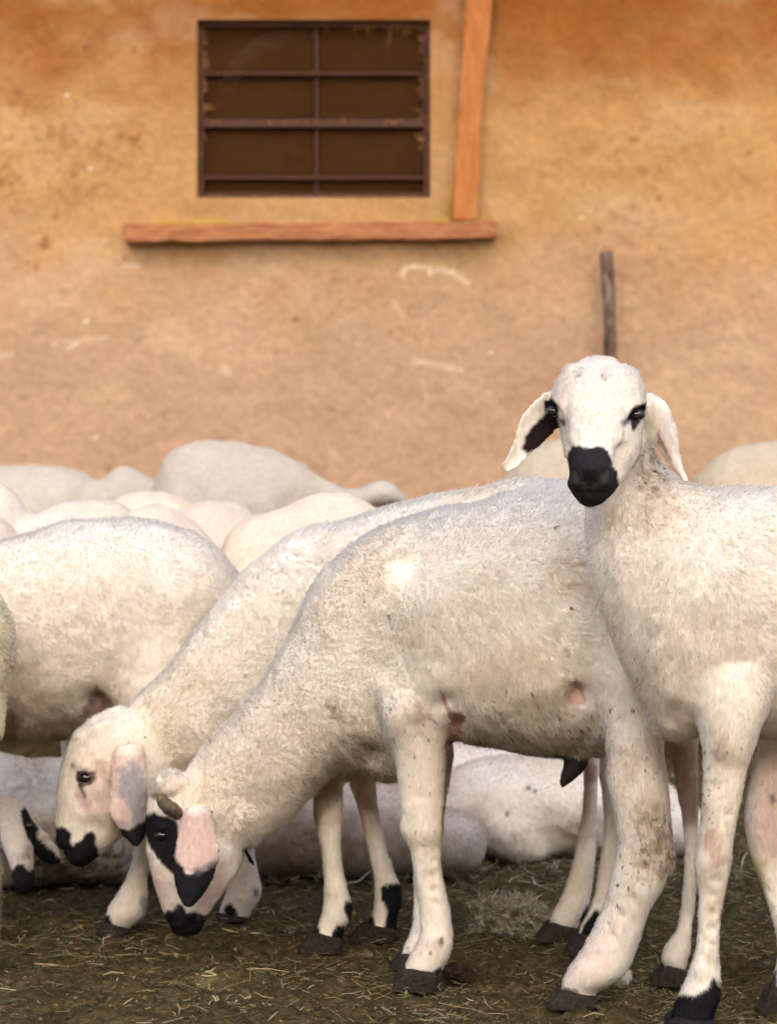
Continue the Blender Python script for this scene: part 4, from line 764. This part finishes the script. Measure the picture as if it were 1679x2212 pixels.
A = Sheep('white lamb at the right facing the camera with black muzzle and drooping ears', 3.65, [A_torso, A_neck, A_skull, A_face, blob(1238, 806, 3.64, .015, .03, .010, 'head', .016), blob(1292, 795, 3.645, .028, .03, .012, 'head', .014), blob(1360, 812, 3.65, .014, .03, .010, 'head', .017), A_ear1, A_ear2, A_l1, A_l2] + A_h,
    hooves=[((1443, 2200), (1546, 2206), (1425, 2238), (1540, 2242), 3.605, .044, (.015, .014, .015)), ((1662, 2136), (1728, 2146), (1626, 2182), (1722, 2188), 3.765, .036)] + [((x + 22, gv(d) - 36), (x + 98, gv(d) - 34), (x - 10, gv(d) - 2), (x + 95, gv(d)), d, .036) for x, d in ((2080, 3.64), (2130, 3.84))],
    marks=[(noseA, BLACK * 1.4, 3, 1, 3.3, 3.628), ([(1236, 1016), (1244, 1022), (1256, 1046), (1250, 1054), (1238, 1042)], (.12, .09, .05), 5, .22, 3.3, 3.66), ([(1258, 1016), (1292, 1016), (1288, 1034), (1275, 1040), (1262, 1034)], BLACK * .3, 4, .9, 3.3, 3.66), ([(1316, 1012), (1310, 1018), (1298, 1040), (1306, 1046), (1318, 1030)], (.12, .09, .05), 5, .22, 3.3, 3.66), ([(1176, 866), (1192, 862), (1208, 878), (1209, 905), (1210, 925), (1200, 930), (1180, 915)], np.array([.012, .011, .012]), 2.5, 1, 3.3, 3.72),
        ([(1184, 893), (1164, 906), (1142, 930), (1126, 968), (1140, 982), (1168, 968), (1188, 948), (1206, 936), (1208, 900)], np.array([.02, .012, .012]), 4, 1, 3.55, 3.72),
        ([(1352, 908), (1360, 890), (1374, 877), (1394, 874), (1398, 892), (1389, 908), (1368, 913)], np.array([.012, .010, .012]), 2.2, 1, 3.3, 3.62), ([(1363, 912), (1378, 906), (1382, 914), (1372, 930), (1366, 930)], BLACK, 2.2, .95, 3.3, 3.62), ([(1340, 914), (1356, 905), (1362, 912), (1350, 922)], np.array([.13, .14, .20]), 3, .8, 3.3, 3.62),
        ([(1212, 906), (1222, 912), (1224, 924), (1216, 922)], np.array([.13, .14, .20]), 3, .7, 3.3, 3.62),
        ([(1405, 880), (1440, 880), (1462, 930), (1466, 985), (1440, 970), (1410, 925)], np.array([.60, .52, .47]), 14, .7, 3.5, 3.72), ([(1425, 900), (1450, 910), (1460, 960), (1440, 950)], GREY + .1, 8, .35, 3.5, 3.72), ([(1418, 930), (1425, 935), (1446, 975), (1452, 995), (1440, 985), (1424, 958)], np.array([.30, .14, .14]), 4, .8, 3.5, 3.72),
        ([(1430, 2160), (1465, 2148), (1500, 2150), (1528, 2135), (1540, 2112), (1552, 2128), (1563, 2112), (1575, 2112), (1575, 2260), (1430, 2260)], BLACK, 5, 1, 3.5, 3.7),
        ([(1512, 1800), (1545, 1790), (1568, 1860), (1548, 1870), (1530, 1850)], np.array([.40, .22, .14]), 12, .55, 3.5, 3.7), ([(1605, 1850), (1655, 1860), (1660, 1920), (1640, 1920)], np.array([.42, .34, .12]), 12, .7, 3.7, 3.9), ([(1662, 1715), (1674, 1712), (1678, 1730), (1666, 1735)], np.array([.06, .02, .015]), 4, .95, 3.7, 3.9),
        ([(1620, 1640), (1690, 1640), (1690, 1850), (1625, 1850)], PINK + .1, 30, .5, 3.7, 3.9), ([(1668, 2160), (1662, 2120), (1680, 2095), (1684, 2140)], BLACK, 3, .9, 3.7, 3.9)],
    dirt=[(1395, 1040, 60, (.34, .25, .17), .75), (1390, 990, 40, (.3, .22, .15), .8), (1420, 1110, 60, (.46, .36, .26), .6), (1400, 1460, 60, (.56, .46, .26), .55), (1520, 1750, 40, (.33, .24, .12), .7), (1550, 1960, 35, (.45, .34, .16), .6), (1545, 2060, 26, (.30, .22, .09), .8), (1560, 1620, 40, (.36, .29, .24), .6), (1470, 1540, 40, (.5, .4, .28), .5), (1250, 812, 13, (.3, .25, .2), .6), (1305, 816, 13, (.3, .25, .2), .6)],
    dents=[(1548, 1900, 8, -.003), (1545, 1935, 8, -.003), (1542, 1970, 8, -.003), (1540, 2005, 8, -.003), (1538, 2040, 8, -.003), (1575, 1760, 10, -.003), (1552, 1700, 14, -.003), (1198, 886, 10, -.006), (1380, 893, 11, -.006), (1216, 915, 9, -.004), (1352, 916, 10, -.004), (1243, 1020, 6, -.006), (1308, 1018, 6, -.006), (1250, 1031, 5, -.004), (1300, 1030, 5, -.004), (1262, 1041, 5, -.005), (1288, 1041, 5, -.005), (1275, 1050, 5, -.006), (1274, 1064, 5, -.005), (1250, 1064, 6, -.003), (1298, 1064, 6, -.003), (1460, 1540, 24, -.008), (1600, 1540, 40, -.004), (1276, 860, 24, -.002)],
    bumps=[(1216, 880, 12, .003), (1366, 884, 12, .003), (1290, 905, 30, .003), (1345, 950, 14, .003), (1232, 950, 10, .002), (1375, 985, 18, .003), (1535, 1870, 22, .004), (1515, 2095, 18, .003), (1200, 872, 10, .003), (1376, 876, 10, .003), (1234, 982, 10, .003), (1316, 982, 10, .003), (1275, 1008, 14, .003), (1238, 1045, 10, .004), (1312, 1045, 10, .004), (1274, 1082, 14, .003), (1540, 1850, 26, .003), (1240, 790, 14, .003), (1350, 800, 12, .004)],
    tint=(.95, .945, .93), eyes=[(1198, 888, 3.606, .0088), (1377, 896, 3.593, .0092)], voxel=.0032, smooth=4, dens=330000, specks=40, spots=[(1395, 1030, 40, 40), (1390, 980, 20, 14), (1250, 812, 16, 8), (1310, 814, 16, 8), (1530, 1740, 40, 22), (1550, 1620, 50, 10), (1440, 1120, 50, 8)], seed=21, bare=[(noseA, .35), ([(1405, 880), (1440, 880), (1466, 985), (1440, 970)], .6)])

# ---------------- left standing sheep, head out of sight
E_torso = Loft([(-330, 1260, -330, 1560, 4.44, .08), (-200, 1195, -200, 1590, 4.44, .12), (-60, 1170, -50, 1602, 4.44, .13), (60, 1143, 60, 1607, 4.44, .135), (180, 1117, 165, 1602, 4.44, .135), (300, 1110, 275, 1570, 4.44, .13), (400, 1138, 380, 1560, 4.44, .12), (470, 1182, 450, 1500, 4.44, .10), (528, 1250, 510, 1430, 4.44, .07)], 'body', .012, rev=1, grav=.5, power=2.2)
E_h1 = Loft([(225, 1400, 440, 1390, 4.37, .06), (245, 1500, 430, 1490, 4.36, .06), (262, 1600, 410, 1600, 4.35, .05), (272, 1700, 370, 1700, 4.34), (276, 1780, 345, 1782, 4.33), (284, 1835, 338, 1842, 4.33), (270, 1885, 324, 1895, 4.33), (250, 1926, 324, 1940, 4.33), (227, 1962, 318, 1976, 4.33), (222, 1990, 284, 2006, 4.33), (222, 2004, 280, 2016, 4.33)], 'leg', .009, grav=.8, cap=(.3, .3))
E_h2 = Loft([(400, 1400, 540, 1390, 4.52, .05), (430, 1560, 560, 1550, 4.50, .045), (470, 1700, 565, 1700, 4.48, .04), (506, 1790, 562, 1790, 4.46), (506, 1843, 555, 1843, 4.45), (492, 1890, 564, 1890, 4.45), (482, 1930, 569, 1930, 4.45), (470, 1962, 548, 1968, 4.45), (466, 1984, 538, 1990, 4.45)], 'leg', .009, grav=.8, cap=(.3, .3))
E_f = [Loft([(x - 60, 1400, x + 100, 1400, d, .05), (x - 40, 1560, x + 60, 1560, d), (x - 30, 1700, x + 40, 1700, d), (x - 25, 1830, x + 30, 1830, d), (x - 30, gv(d) - 60, x + 35, gv(d) - 60, d), (x - 40, gv(d) - 26, x + 25, gv(d) - 22, d)], 'leg', .009, grav=.8, cap=(.3, .3)) for x, d in ((-190, 4.36), (-240, 4.52))]
E_head = Loft([(-250, 1200, -260, 1440, 4.44, .07), (-340, 1190, -350, 1420, 4.44, .06), (-420, 1240, -400, 1440, 4.44, .055), (-480, 1330, -430, 1490, 4.44, .05), (-520, 1430, -460, 1520, 4.44, .035), (-535, 1490, -490, 1540, 4.44, .025)], 'head', .006, rev=-1, grav=.2)
E = Sheep('plump white sheep standing at the left edge, its head out of the frame', 4.44, [E_torso, E_h1, E_h2, E_head] + E_f,
    hooves=[((224, 1996), (284, 2010), (200, 2022), (280, 2027), 4.325, .032), ((468, 1976), (536, 1984), (462, 1992), (534, 1996), 4.445, .032)] + [((x - 40, gv(d) - 30), (x + 24, gv(d) - 26), (x - 62, gv(d) - 2), (x + 22, gv(d)), d, .032) for x, d in ((-190, 4.36), (-240, 4.52))],
    marks=[([(205, 1476), (176, 1530), (170, 1550), (250, 1540), (238, 1505)], np.array([.30, .18, .15]), 4, .8, 4.2, 4.45), ([(212, 2030), (216, 1990), (222, 1972), (236, 1978), (244, 1998), (240, 2020)], BLACK, 3, 1, 4.2, 4.45), ([(484, 1962), (496, 1950), (510, 1962), (512, 1985), (500, 1996), (488, 1988)], BLACK, 3, 1, 4.4, 4.6), ([(546, 1920), (556, 1918), (558, 1932), (548, 1938)], GREY * .5, 3, .8, 4.4, 4.6),
        ([(0, 1535), (30, 1540), (45, 1565), (30, 1600), (0, 1600)], np.array([.35, .15, .09]), 8, .6, 4.2, 4.45), ([(300, 1935), (325, 1940), (322, 1975), (305, 1970)], GREY * .7, 5, .6, 4.2, 4.45)],
    dirt=[(150, 1580, 100, (.30, .24, .16), .8), (240, 1540, 40, (.36, .25, .12), .7), (60, 1560, 80, (.4, .32, .22), .5), (300, 1900, 60, (.5, .4, .25), .4)], dents=[(205, 1515, 26, -.02), (20, 1560, 26, -.01)], voxel=.0045, smooth=5, dens=260000, specks=30, seed=31, base=(.84, .785, .70), clean=True)  # clean paints top light on the back

# ---------------- nearer sheep at the left edge, only its woolly tail and a leg show
Wt = Loft([(-420, 1180, -420, 1580, 4.08, .1), (-300, 1140, -300, 1620, 4.08, .135), (-180, 1150, -180, 1620, 4.08, .135), (-90, 1190, -90, 1590, 4.08, .11), (-40, 1260, -40, 1540, 4.08, .08)], 'body', .016, rev=1, grav=.5)
Wb = Loft([(-60, 1290, -20, 1300, 4.05, .03), (-70, 1350, 28, 1330, 4.05, .05), (-70, 1400, 38, 1390, 4.05, .05), (-60, 1450, 26, 1450, 4.05, .045), (-40, 1480, 5, 1480, 4.05, .02)], 'body', .020, grav=1)
Wl = [Loft([(x - 90, 1450, x + 12, 1450, d, .05), (x - 60, 1560, x + 16, 1565, d, .04), (x - 60, 1640, x + 2, 1640, d), (x - 50, 1760, x + 2, 1760, d), (x - 40, 1850, x + 14, 1860, d), (x - 50, 1930, x + 12, 1930, d), (x - 62, gv(d) - 55, x + 4, gv(d) - 50, d), (x - 70, gv(d) - 24, x - 6, gv(d) - 20, d)], 'leg', .010, grav=.8, cap=(.3, .3)) for x, d in ((-4, 4.04), (-60, 4.18), (-340, 4.02), (-380, 4.16))]
Wd = Sheep('sheep cut off by the left edge, only a curly yellowish woolly tail showing', 4.08, [Wt, Wb] + Wl, hooves=[((x - 70, gv(d) - 28), (x - 6, gv(d) - 26), (x - 92, gv(d) - 2), (x - 8, gv(d)), d, .032) for x, d in ((-4, 4.04), (-60, 4.18), (-340, 4.02), (-380, 4.16))],
    dirt=[(10, 1460, 60, (.5, .38, .2), .8)], marks=[([(-80, 1590), (30, 1590), (20, 1850), (-80, 1850)], np.array([.10, .06, .04]), 10, .85), ([(-80, 1840), (30, 1840), (30, 2100), (-80, 2100)], np.array([.30, .25, .18]), 10, .9)], voxel=.005, smooth=4, dens=200000, curl=1, specks=10, seed=41, base=(.92, .85, .68), width=1.3)

# ---------------- lying sheep
G = Sheep('sheep lying behind the others at the left, with black eye patch and black nose lowered', 4.8, [
    Loft([(-330, 1720, -330, 1880, 4.80, .08), (-200, 1650, -200, 1915, 4.80, .13), (-60, 1636, -60, 1912, 4.80, .15), (80, 1634, 80, 1912, 4.80, .15), (200, 1640, 200, 1910, 4.80, .14), (290, 1680, 290, 1905, 4.80, .11), (340, 1740, 340, 1880, 4.80, .07)], 'body', .012, rev=-1, grav=.4, power=2.2),
    Loft([(-120, 1680, -60, 1850, 4.66, .07), (-60, 1690, -20, 1860, 4.60, .055), (-20, 1712, 20, 1850, 4.54, .05)], 'neck', .010, rev=-1),
    Loft([(-24, 1728, 38, 1728, 4.53, .04), (-22, 1750, 58, 1750, 4.52, .05), (-12, 1785, 72, 1782, 4.50, .052), (0, 1825, 76, 1820, 4.48, .047), (18, 1865, 76, 1860, 4.46, .040), (26, 1900, 76, 1900, 4.44, .034), (34, 1922, 70, 1922, 4.44, .024)], 'head', .004, rev=-1, grav=0, cap=(.4, .5)),
    Loft([(56, 1766, 60, 1830, 4.50, .007), (82, 1786, 84, 1856, 4.49, .006), (106, 1808, 108, 1870, 4.48, .005), (124, 1828, 122, 1868, 4.48, .004)], 'ear', .003, cap=(.5, .6), cup=-.01)],
    marks=[([(44, 1752), (52, 1745), (66, 1752), (76, 1778), (82, 1790), (78, 1835), (60, 1815), (48, 1780)], BLACK, 2.5, 1, 4.3, 4.6), ([(20, 1885), (36, 1868), (50, 1868), (60, 1880), (80, 1880), (84, 1940), (18, 1940)], BLACK, 3, 1, 4.3, 4.6), ([(70, 1806), (90, 1817), (112, 1838), (135, 1858), (130, 1880), (74, 1880)], BLACK, 2, 1, 4.3, 4.6)],
    dirt=[(60, 1680, 70, (.45, .3, .22), .7), (200, 1850, 140, (.26, .2, .15), 1.2), (100, 1880, 90, (.24, .18, .13), 1.2)], dents=[(30, 1830, 20, -.003)], eyes=[(62, 1784, 4.462, .007)], voxel=.005, smooth=5, dens=170000, specks=6, lump=1.8, seed=51)
Fs = Sheep('sheep lying behind the legs of the middle sheep, its rounded white rump at the right', 4.85, [
    Loft([(400, 1790, 400, 1870, 4.86, .05), (450, 1730, 450, 1890, 4.86, .09), (560, 1680, 560, 1896, 4.86, .12), (680, 1665, 680, 1898, 4.86, .125), (800, 1676, 800, 1896, 4.86, .12), (880, 1698, 880, 1893, 4.86, .11), (960, 1744, 955, 1888, 4.85, .10), (1015, 1747, 1005, 1884, 4.85, .09), (1042, 1772, 1030, 1872, 4.85, .06)], 'body', .012, rev=1, grav=.6, power=2.5, cap=(.5, .25)),
    Loft([(420, 1700, 470, 1850, 4.86, .05), (370, 1690, 400, 1830, 4.86, .05), (330, 1720, 350, 1840, 4.86, .045), (290, 1780, 320, 1870, 4.86, .03)], 'head', .006, rev=-1)],
    dirt=[(620, 1890, 60, (.25, .16, .1), .9), (700, 1860, 110, (.34, .24, .17), .9), (600, 1780, 90, (.40, .30, .22), .8), (840, 1800, 80, (.42, .32, .24), .7), (900, 1870, 60, (.3, .22, .15), .4)], voxel=.006, smooth=5, dens=150000, specks=10, lump=1.0, seed=61, base=(.64, .57, .50))  # shade it lies in is put into base colour and patches, besides dirt
H = Sheep('large white sheep lying behind the middle sheep belly, painted whiter along its back for top light', 5.1, [
    Loft([(930, 1720, 930, 1830, 5.12, .06), (985, 1655, 985, 1852, 5.12, .12), (1070, 1632, 1070, 1858, 5.12, .145), (1180, 1640, 1180, 1858, 5.12, .15), (1300, 1642, 1300, 1858, 5.12, .15), (1410, 1665, 1410, 1856, 5.12, .13), (1480, 1720, 1480, 1846, 5.12, .09)], 'body', .013, rev=1, grav=.5, power=2.3),
    Loft([(1040, 1735, 1150, 1735, 5.02, .04), (1035, 1790, 1170, 1790, 5.0, .05), (1060, 1840, 1190, 1845, 4.99, .04)], 'body', .011, grav=1)],
    dirt=[(1260, 1800, 60, (.4, .28, .18), .5), (1100, 1850, 80, (.3, .22, .15), .5), (1155, 1708, 8, (.06, .04, .03), 1)], marks=[([(1135, 1700), (1142, 1699), (1144, 1707), (1137, 1708)], DIRT * .5, 2, 1), ([(1093, 1754), (1099, 1753), (1101, 1762), (1095, 1763)], DIRT * .5, 2, .9)], voxel=.006, smooth=5, dens=150000, specks=10, lump=1.2, seed=71)  # low brown patches put shade into the colour, besides real dirt
I_ = Sheep('sheep back just peeping over the one lying behind the middle sheep belly', 5.5, [
    Loft([(820, 1680, 820, 1780, 5.5, .06), (900, 1612, 900, 1800, 5.5, .12), (1000, 1600, 1000, 1800, 5.5, .15), (1080, 1612, 1080, 1800, 5.5, .15), (1180, 1650, 1180, 1800, 5.5, .12), (1250, 1700, 1250, 1790, 5.5, .07)], 'body', .012, rev=1, grav=.5)],
    dirt=[(1010, 1615, 40, (.55, .42, .22), .6)], voxel=.009, smooth=4, dens=60000, specks=0, lump=1.8, seed=75, width=1.6)

# ---------------- the flock behind
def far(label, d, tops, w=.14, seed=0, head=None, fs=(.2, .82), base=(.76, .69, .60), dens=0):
    vb = HV + (CZ - .30) / d * F; n = len(tops); rows = []
    for i, (u, v) in enumerate(tops):
        e = min(i, n - 1 - i) / max((n - 1) / 2, 1); ww = w * (.55 + .45 * min(1, e * 2.2)); lo = vb - (1 - min(1, e * 2.2)) * (vb - v) * .35
        rows.append((u, v, u, lo, d, ww))
    u0, u1 = tops[0][0], tops[-1][0]; L = [Loft(rows, 'body', .012, rev=1, grav=.5, power=2.2, cap=(.35, .35))]; gl = gv(d); s = F / d
    hv = []
    for f in fs:
        for dy in (-.07, .07):
            u = u0 + (u1 - u0) * f; dd = d + dy; r = .026 * s; L.append(Loft([(u - r * 1.6, vb - 120, u + r * 1.6, vb - 120, dd), (u - r * 1.2, vb + 20, u + r * 1.2, vb + 20, dd), (u - r * .8, (vb + gl) / 2, u + r * .8, (vb + gl) / 2, dd), (u - r * 1.1, gv(dd) - 28, u + r, gv(dd) - 28, dd), (u - r * 1.2, gv(dd) - 12, u + r * .8, gv(dd) - 12, dd)], 'leg', .009, grav=.8, cap=(.3, .3)))
            hv.append(((u - r * 1.1, gv(dd) - 22), (u + r * .9, gv(dd) - 22), (u - r * 1.7, gv(dd) - 2), (u + r * .9, gv(dd)), dd, .03))
    if head: L += head(d)
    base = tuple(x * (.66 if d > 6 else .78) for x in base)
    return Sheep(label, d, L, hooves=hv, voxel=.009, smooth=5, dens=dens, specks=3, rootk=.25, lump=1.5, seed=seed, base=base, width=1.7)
def low_head(u, v, sg):
    """neck and head lowered from (u,v), sg = direction"""
    def f(d):
        k = F / d
        c = [(0, 0, .11), (.10, .03, .085), (.20, .08, .07), (.27, .14, .065), (.31, .22, .055), (.33, .30, .038), (.335, .34, .025)]
        rows = []
        for i, (x, y, r) in enumerate(c):
            j = min(i + 1, len(c) - 1); i0 = max(i - 1, 0); tx, ty = c[j][0] - c[i0][0], c[j][1] - c[i0][1]; l = math.hypot(tx, ty); nx, ny = -ty / l, tx / l
            rows.append((u + sg * (x - nx * r) * k, v + (y - ny * r) * k, u + sg * (x + nx * r) * k, v + (y + ny * r) * k, d, r * .8))
        return [Loft(rows, 'head', .008, rev=-1, grav=.2)]
    return f
PEACH = (.88, .76, .62)
def j2head(d): return [Loft([(620, 985, 620, 1140, d, .10), (672, 1008, 660, 1120, d, .08), (715, 1035, 700, 1120, d, .065), (765, 1050, 755, 1120, d, .055), (800, 1053, 796, 1112, d, .05)], 'neck', .010, rev=-1), Loft([(800, 1040, 800, 1100, d, .045), (825, 1034, 828, 1098, d, .048), (848, 1040, 850, 1094, d, .042), (868, 1058, 864, 1096, d, .03), (880, 1072, 874, 1094, d, .02)], 'head', .006, rev=-1)]
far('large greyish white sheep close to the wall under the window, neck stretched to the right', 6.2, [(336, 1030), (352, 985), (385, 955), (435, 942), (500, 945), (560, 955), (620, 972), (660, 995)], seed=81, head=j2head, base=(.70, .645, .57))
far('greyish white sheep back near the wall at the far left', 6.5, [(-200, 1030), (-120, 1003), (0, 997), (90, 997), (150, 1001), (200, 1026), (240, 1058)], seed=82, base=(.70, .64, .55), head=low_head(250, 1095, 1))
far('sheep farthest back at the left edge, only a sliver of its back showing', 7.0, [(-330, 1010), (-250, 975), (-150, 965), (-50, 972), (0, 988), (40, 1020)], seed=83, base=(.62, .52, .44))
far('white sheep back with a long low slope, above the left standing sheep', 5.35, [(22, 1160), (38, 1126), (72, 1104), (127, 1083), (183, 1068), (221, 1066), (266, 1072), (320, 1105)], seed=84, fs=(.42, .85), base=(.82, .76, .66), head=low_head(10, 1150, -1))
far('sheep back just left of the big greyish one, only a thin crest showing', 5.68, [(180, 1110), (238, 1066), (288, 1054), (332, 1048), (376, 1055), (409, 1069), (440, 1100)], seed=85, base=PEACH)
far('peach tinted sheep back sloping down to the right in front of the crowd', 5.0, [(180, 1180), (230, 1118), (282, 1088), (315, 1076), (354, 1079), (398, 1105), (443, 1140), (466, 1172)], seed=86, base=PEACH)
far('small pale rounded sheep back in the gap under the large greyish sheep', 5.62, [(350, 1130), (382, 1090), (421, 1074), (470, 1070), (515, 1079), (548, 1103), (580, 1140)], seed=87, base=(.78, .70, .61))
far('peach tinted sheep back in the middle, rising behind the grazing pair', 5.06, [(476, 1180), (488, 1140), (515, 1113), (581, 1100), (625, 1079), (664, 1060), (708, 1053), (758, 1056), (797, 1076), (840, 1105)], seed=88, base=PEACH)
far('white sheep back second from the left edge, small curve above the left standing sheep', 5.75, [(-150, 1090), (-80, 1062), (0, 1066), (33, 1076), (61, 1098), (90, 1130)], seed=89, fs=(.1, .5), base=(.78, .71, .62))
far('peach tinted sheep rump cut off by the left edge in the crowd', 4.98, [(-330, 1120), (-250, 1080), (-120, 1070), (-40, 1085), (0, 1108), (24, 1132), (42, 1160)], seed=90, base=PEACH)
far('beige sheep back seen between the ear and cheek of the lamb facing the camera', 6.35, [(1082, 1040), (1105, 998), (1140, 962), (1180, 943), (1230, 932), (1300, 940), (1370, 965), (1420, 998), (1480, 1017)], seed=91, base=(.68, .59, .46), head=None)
far('beige sheep back close to the wall at the right edge', 6.45, [(1488, 1050), (1508, 1014), (1540, 984), (1580, 960), (1625, 948), (1690, 945), (1780, 950), (1860, 985), (1900, 1040)], seed=92, base=(.68, .60, .46), head=low_head(1880, 1060, 1))
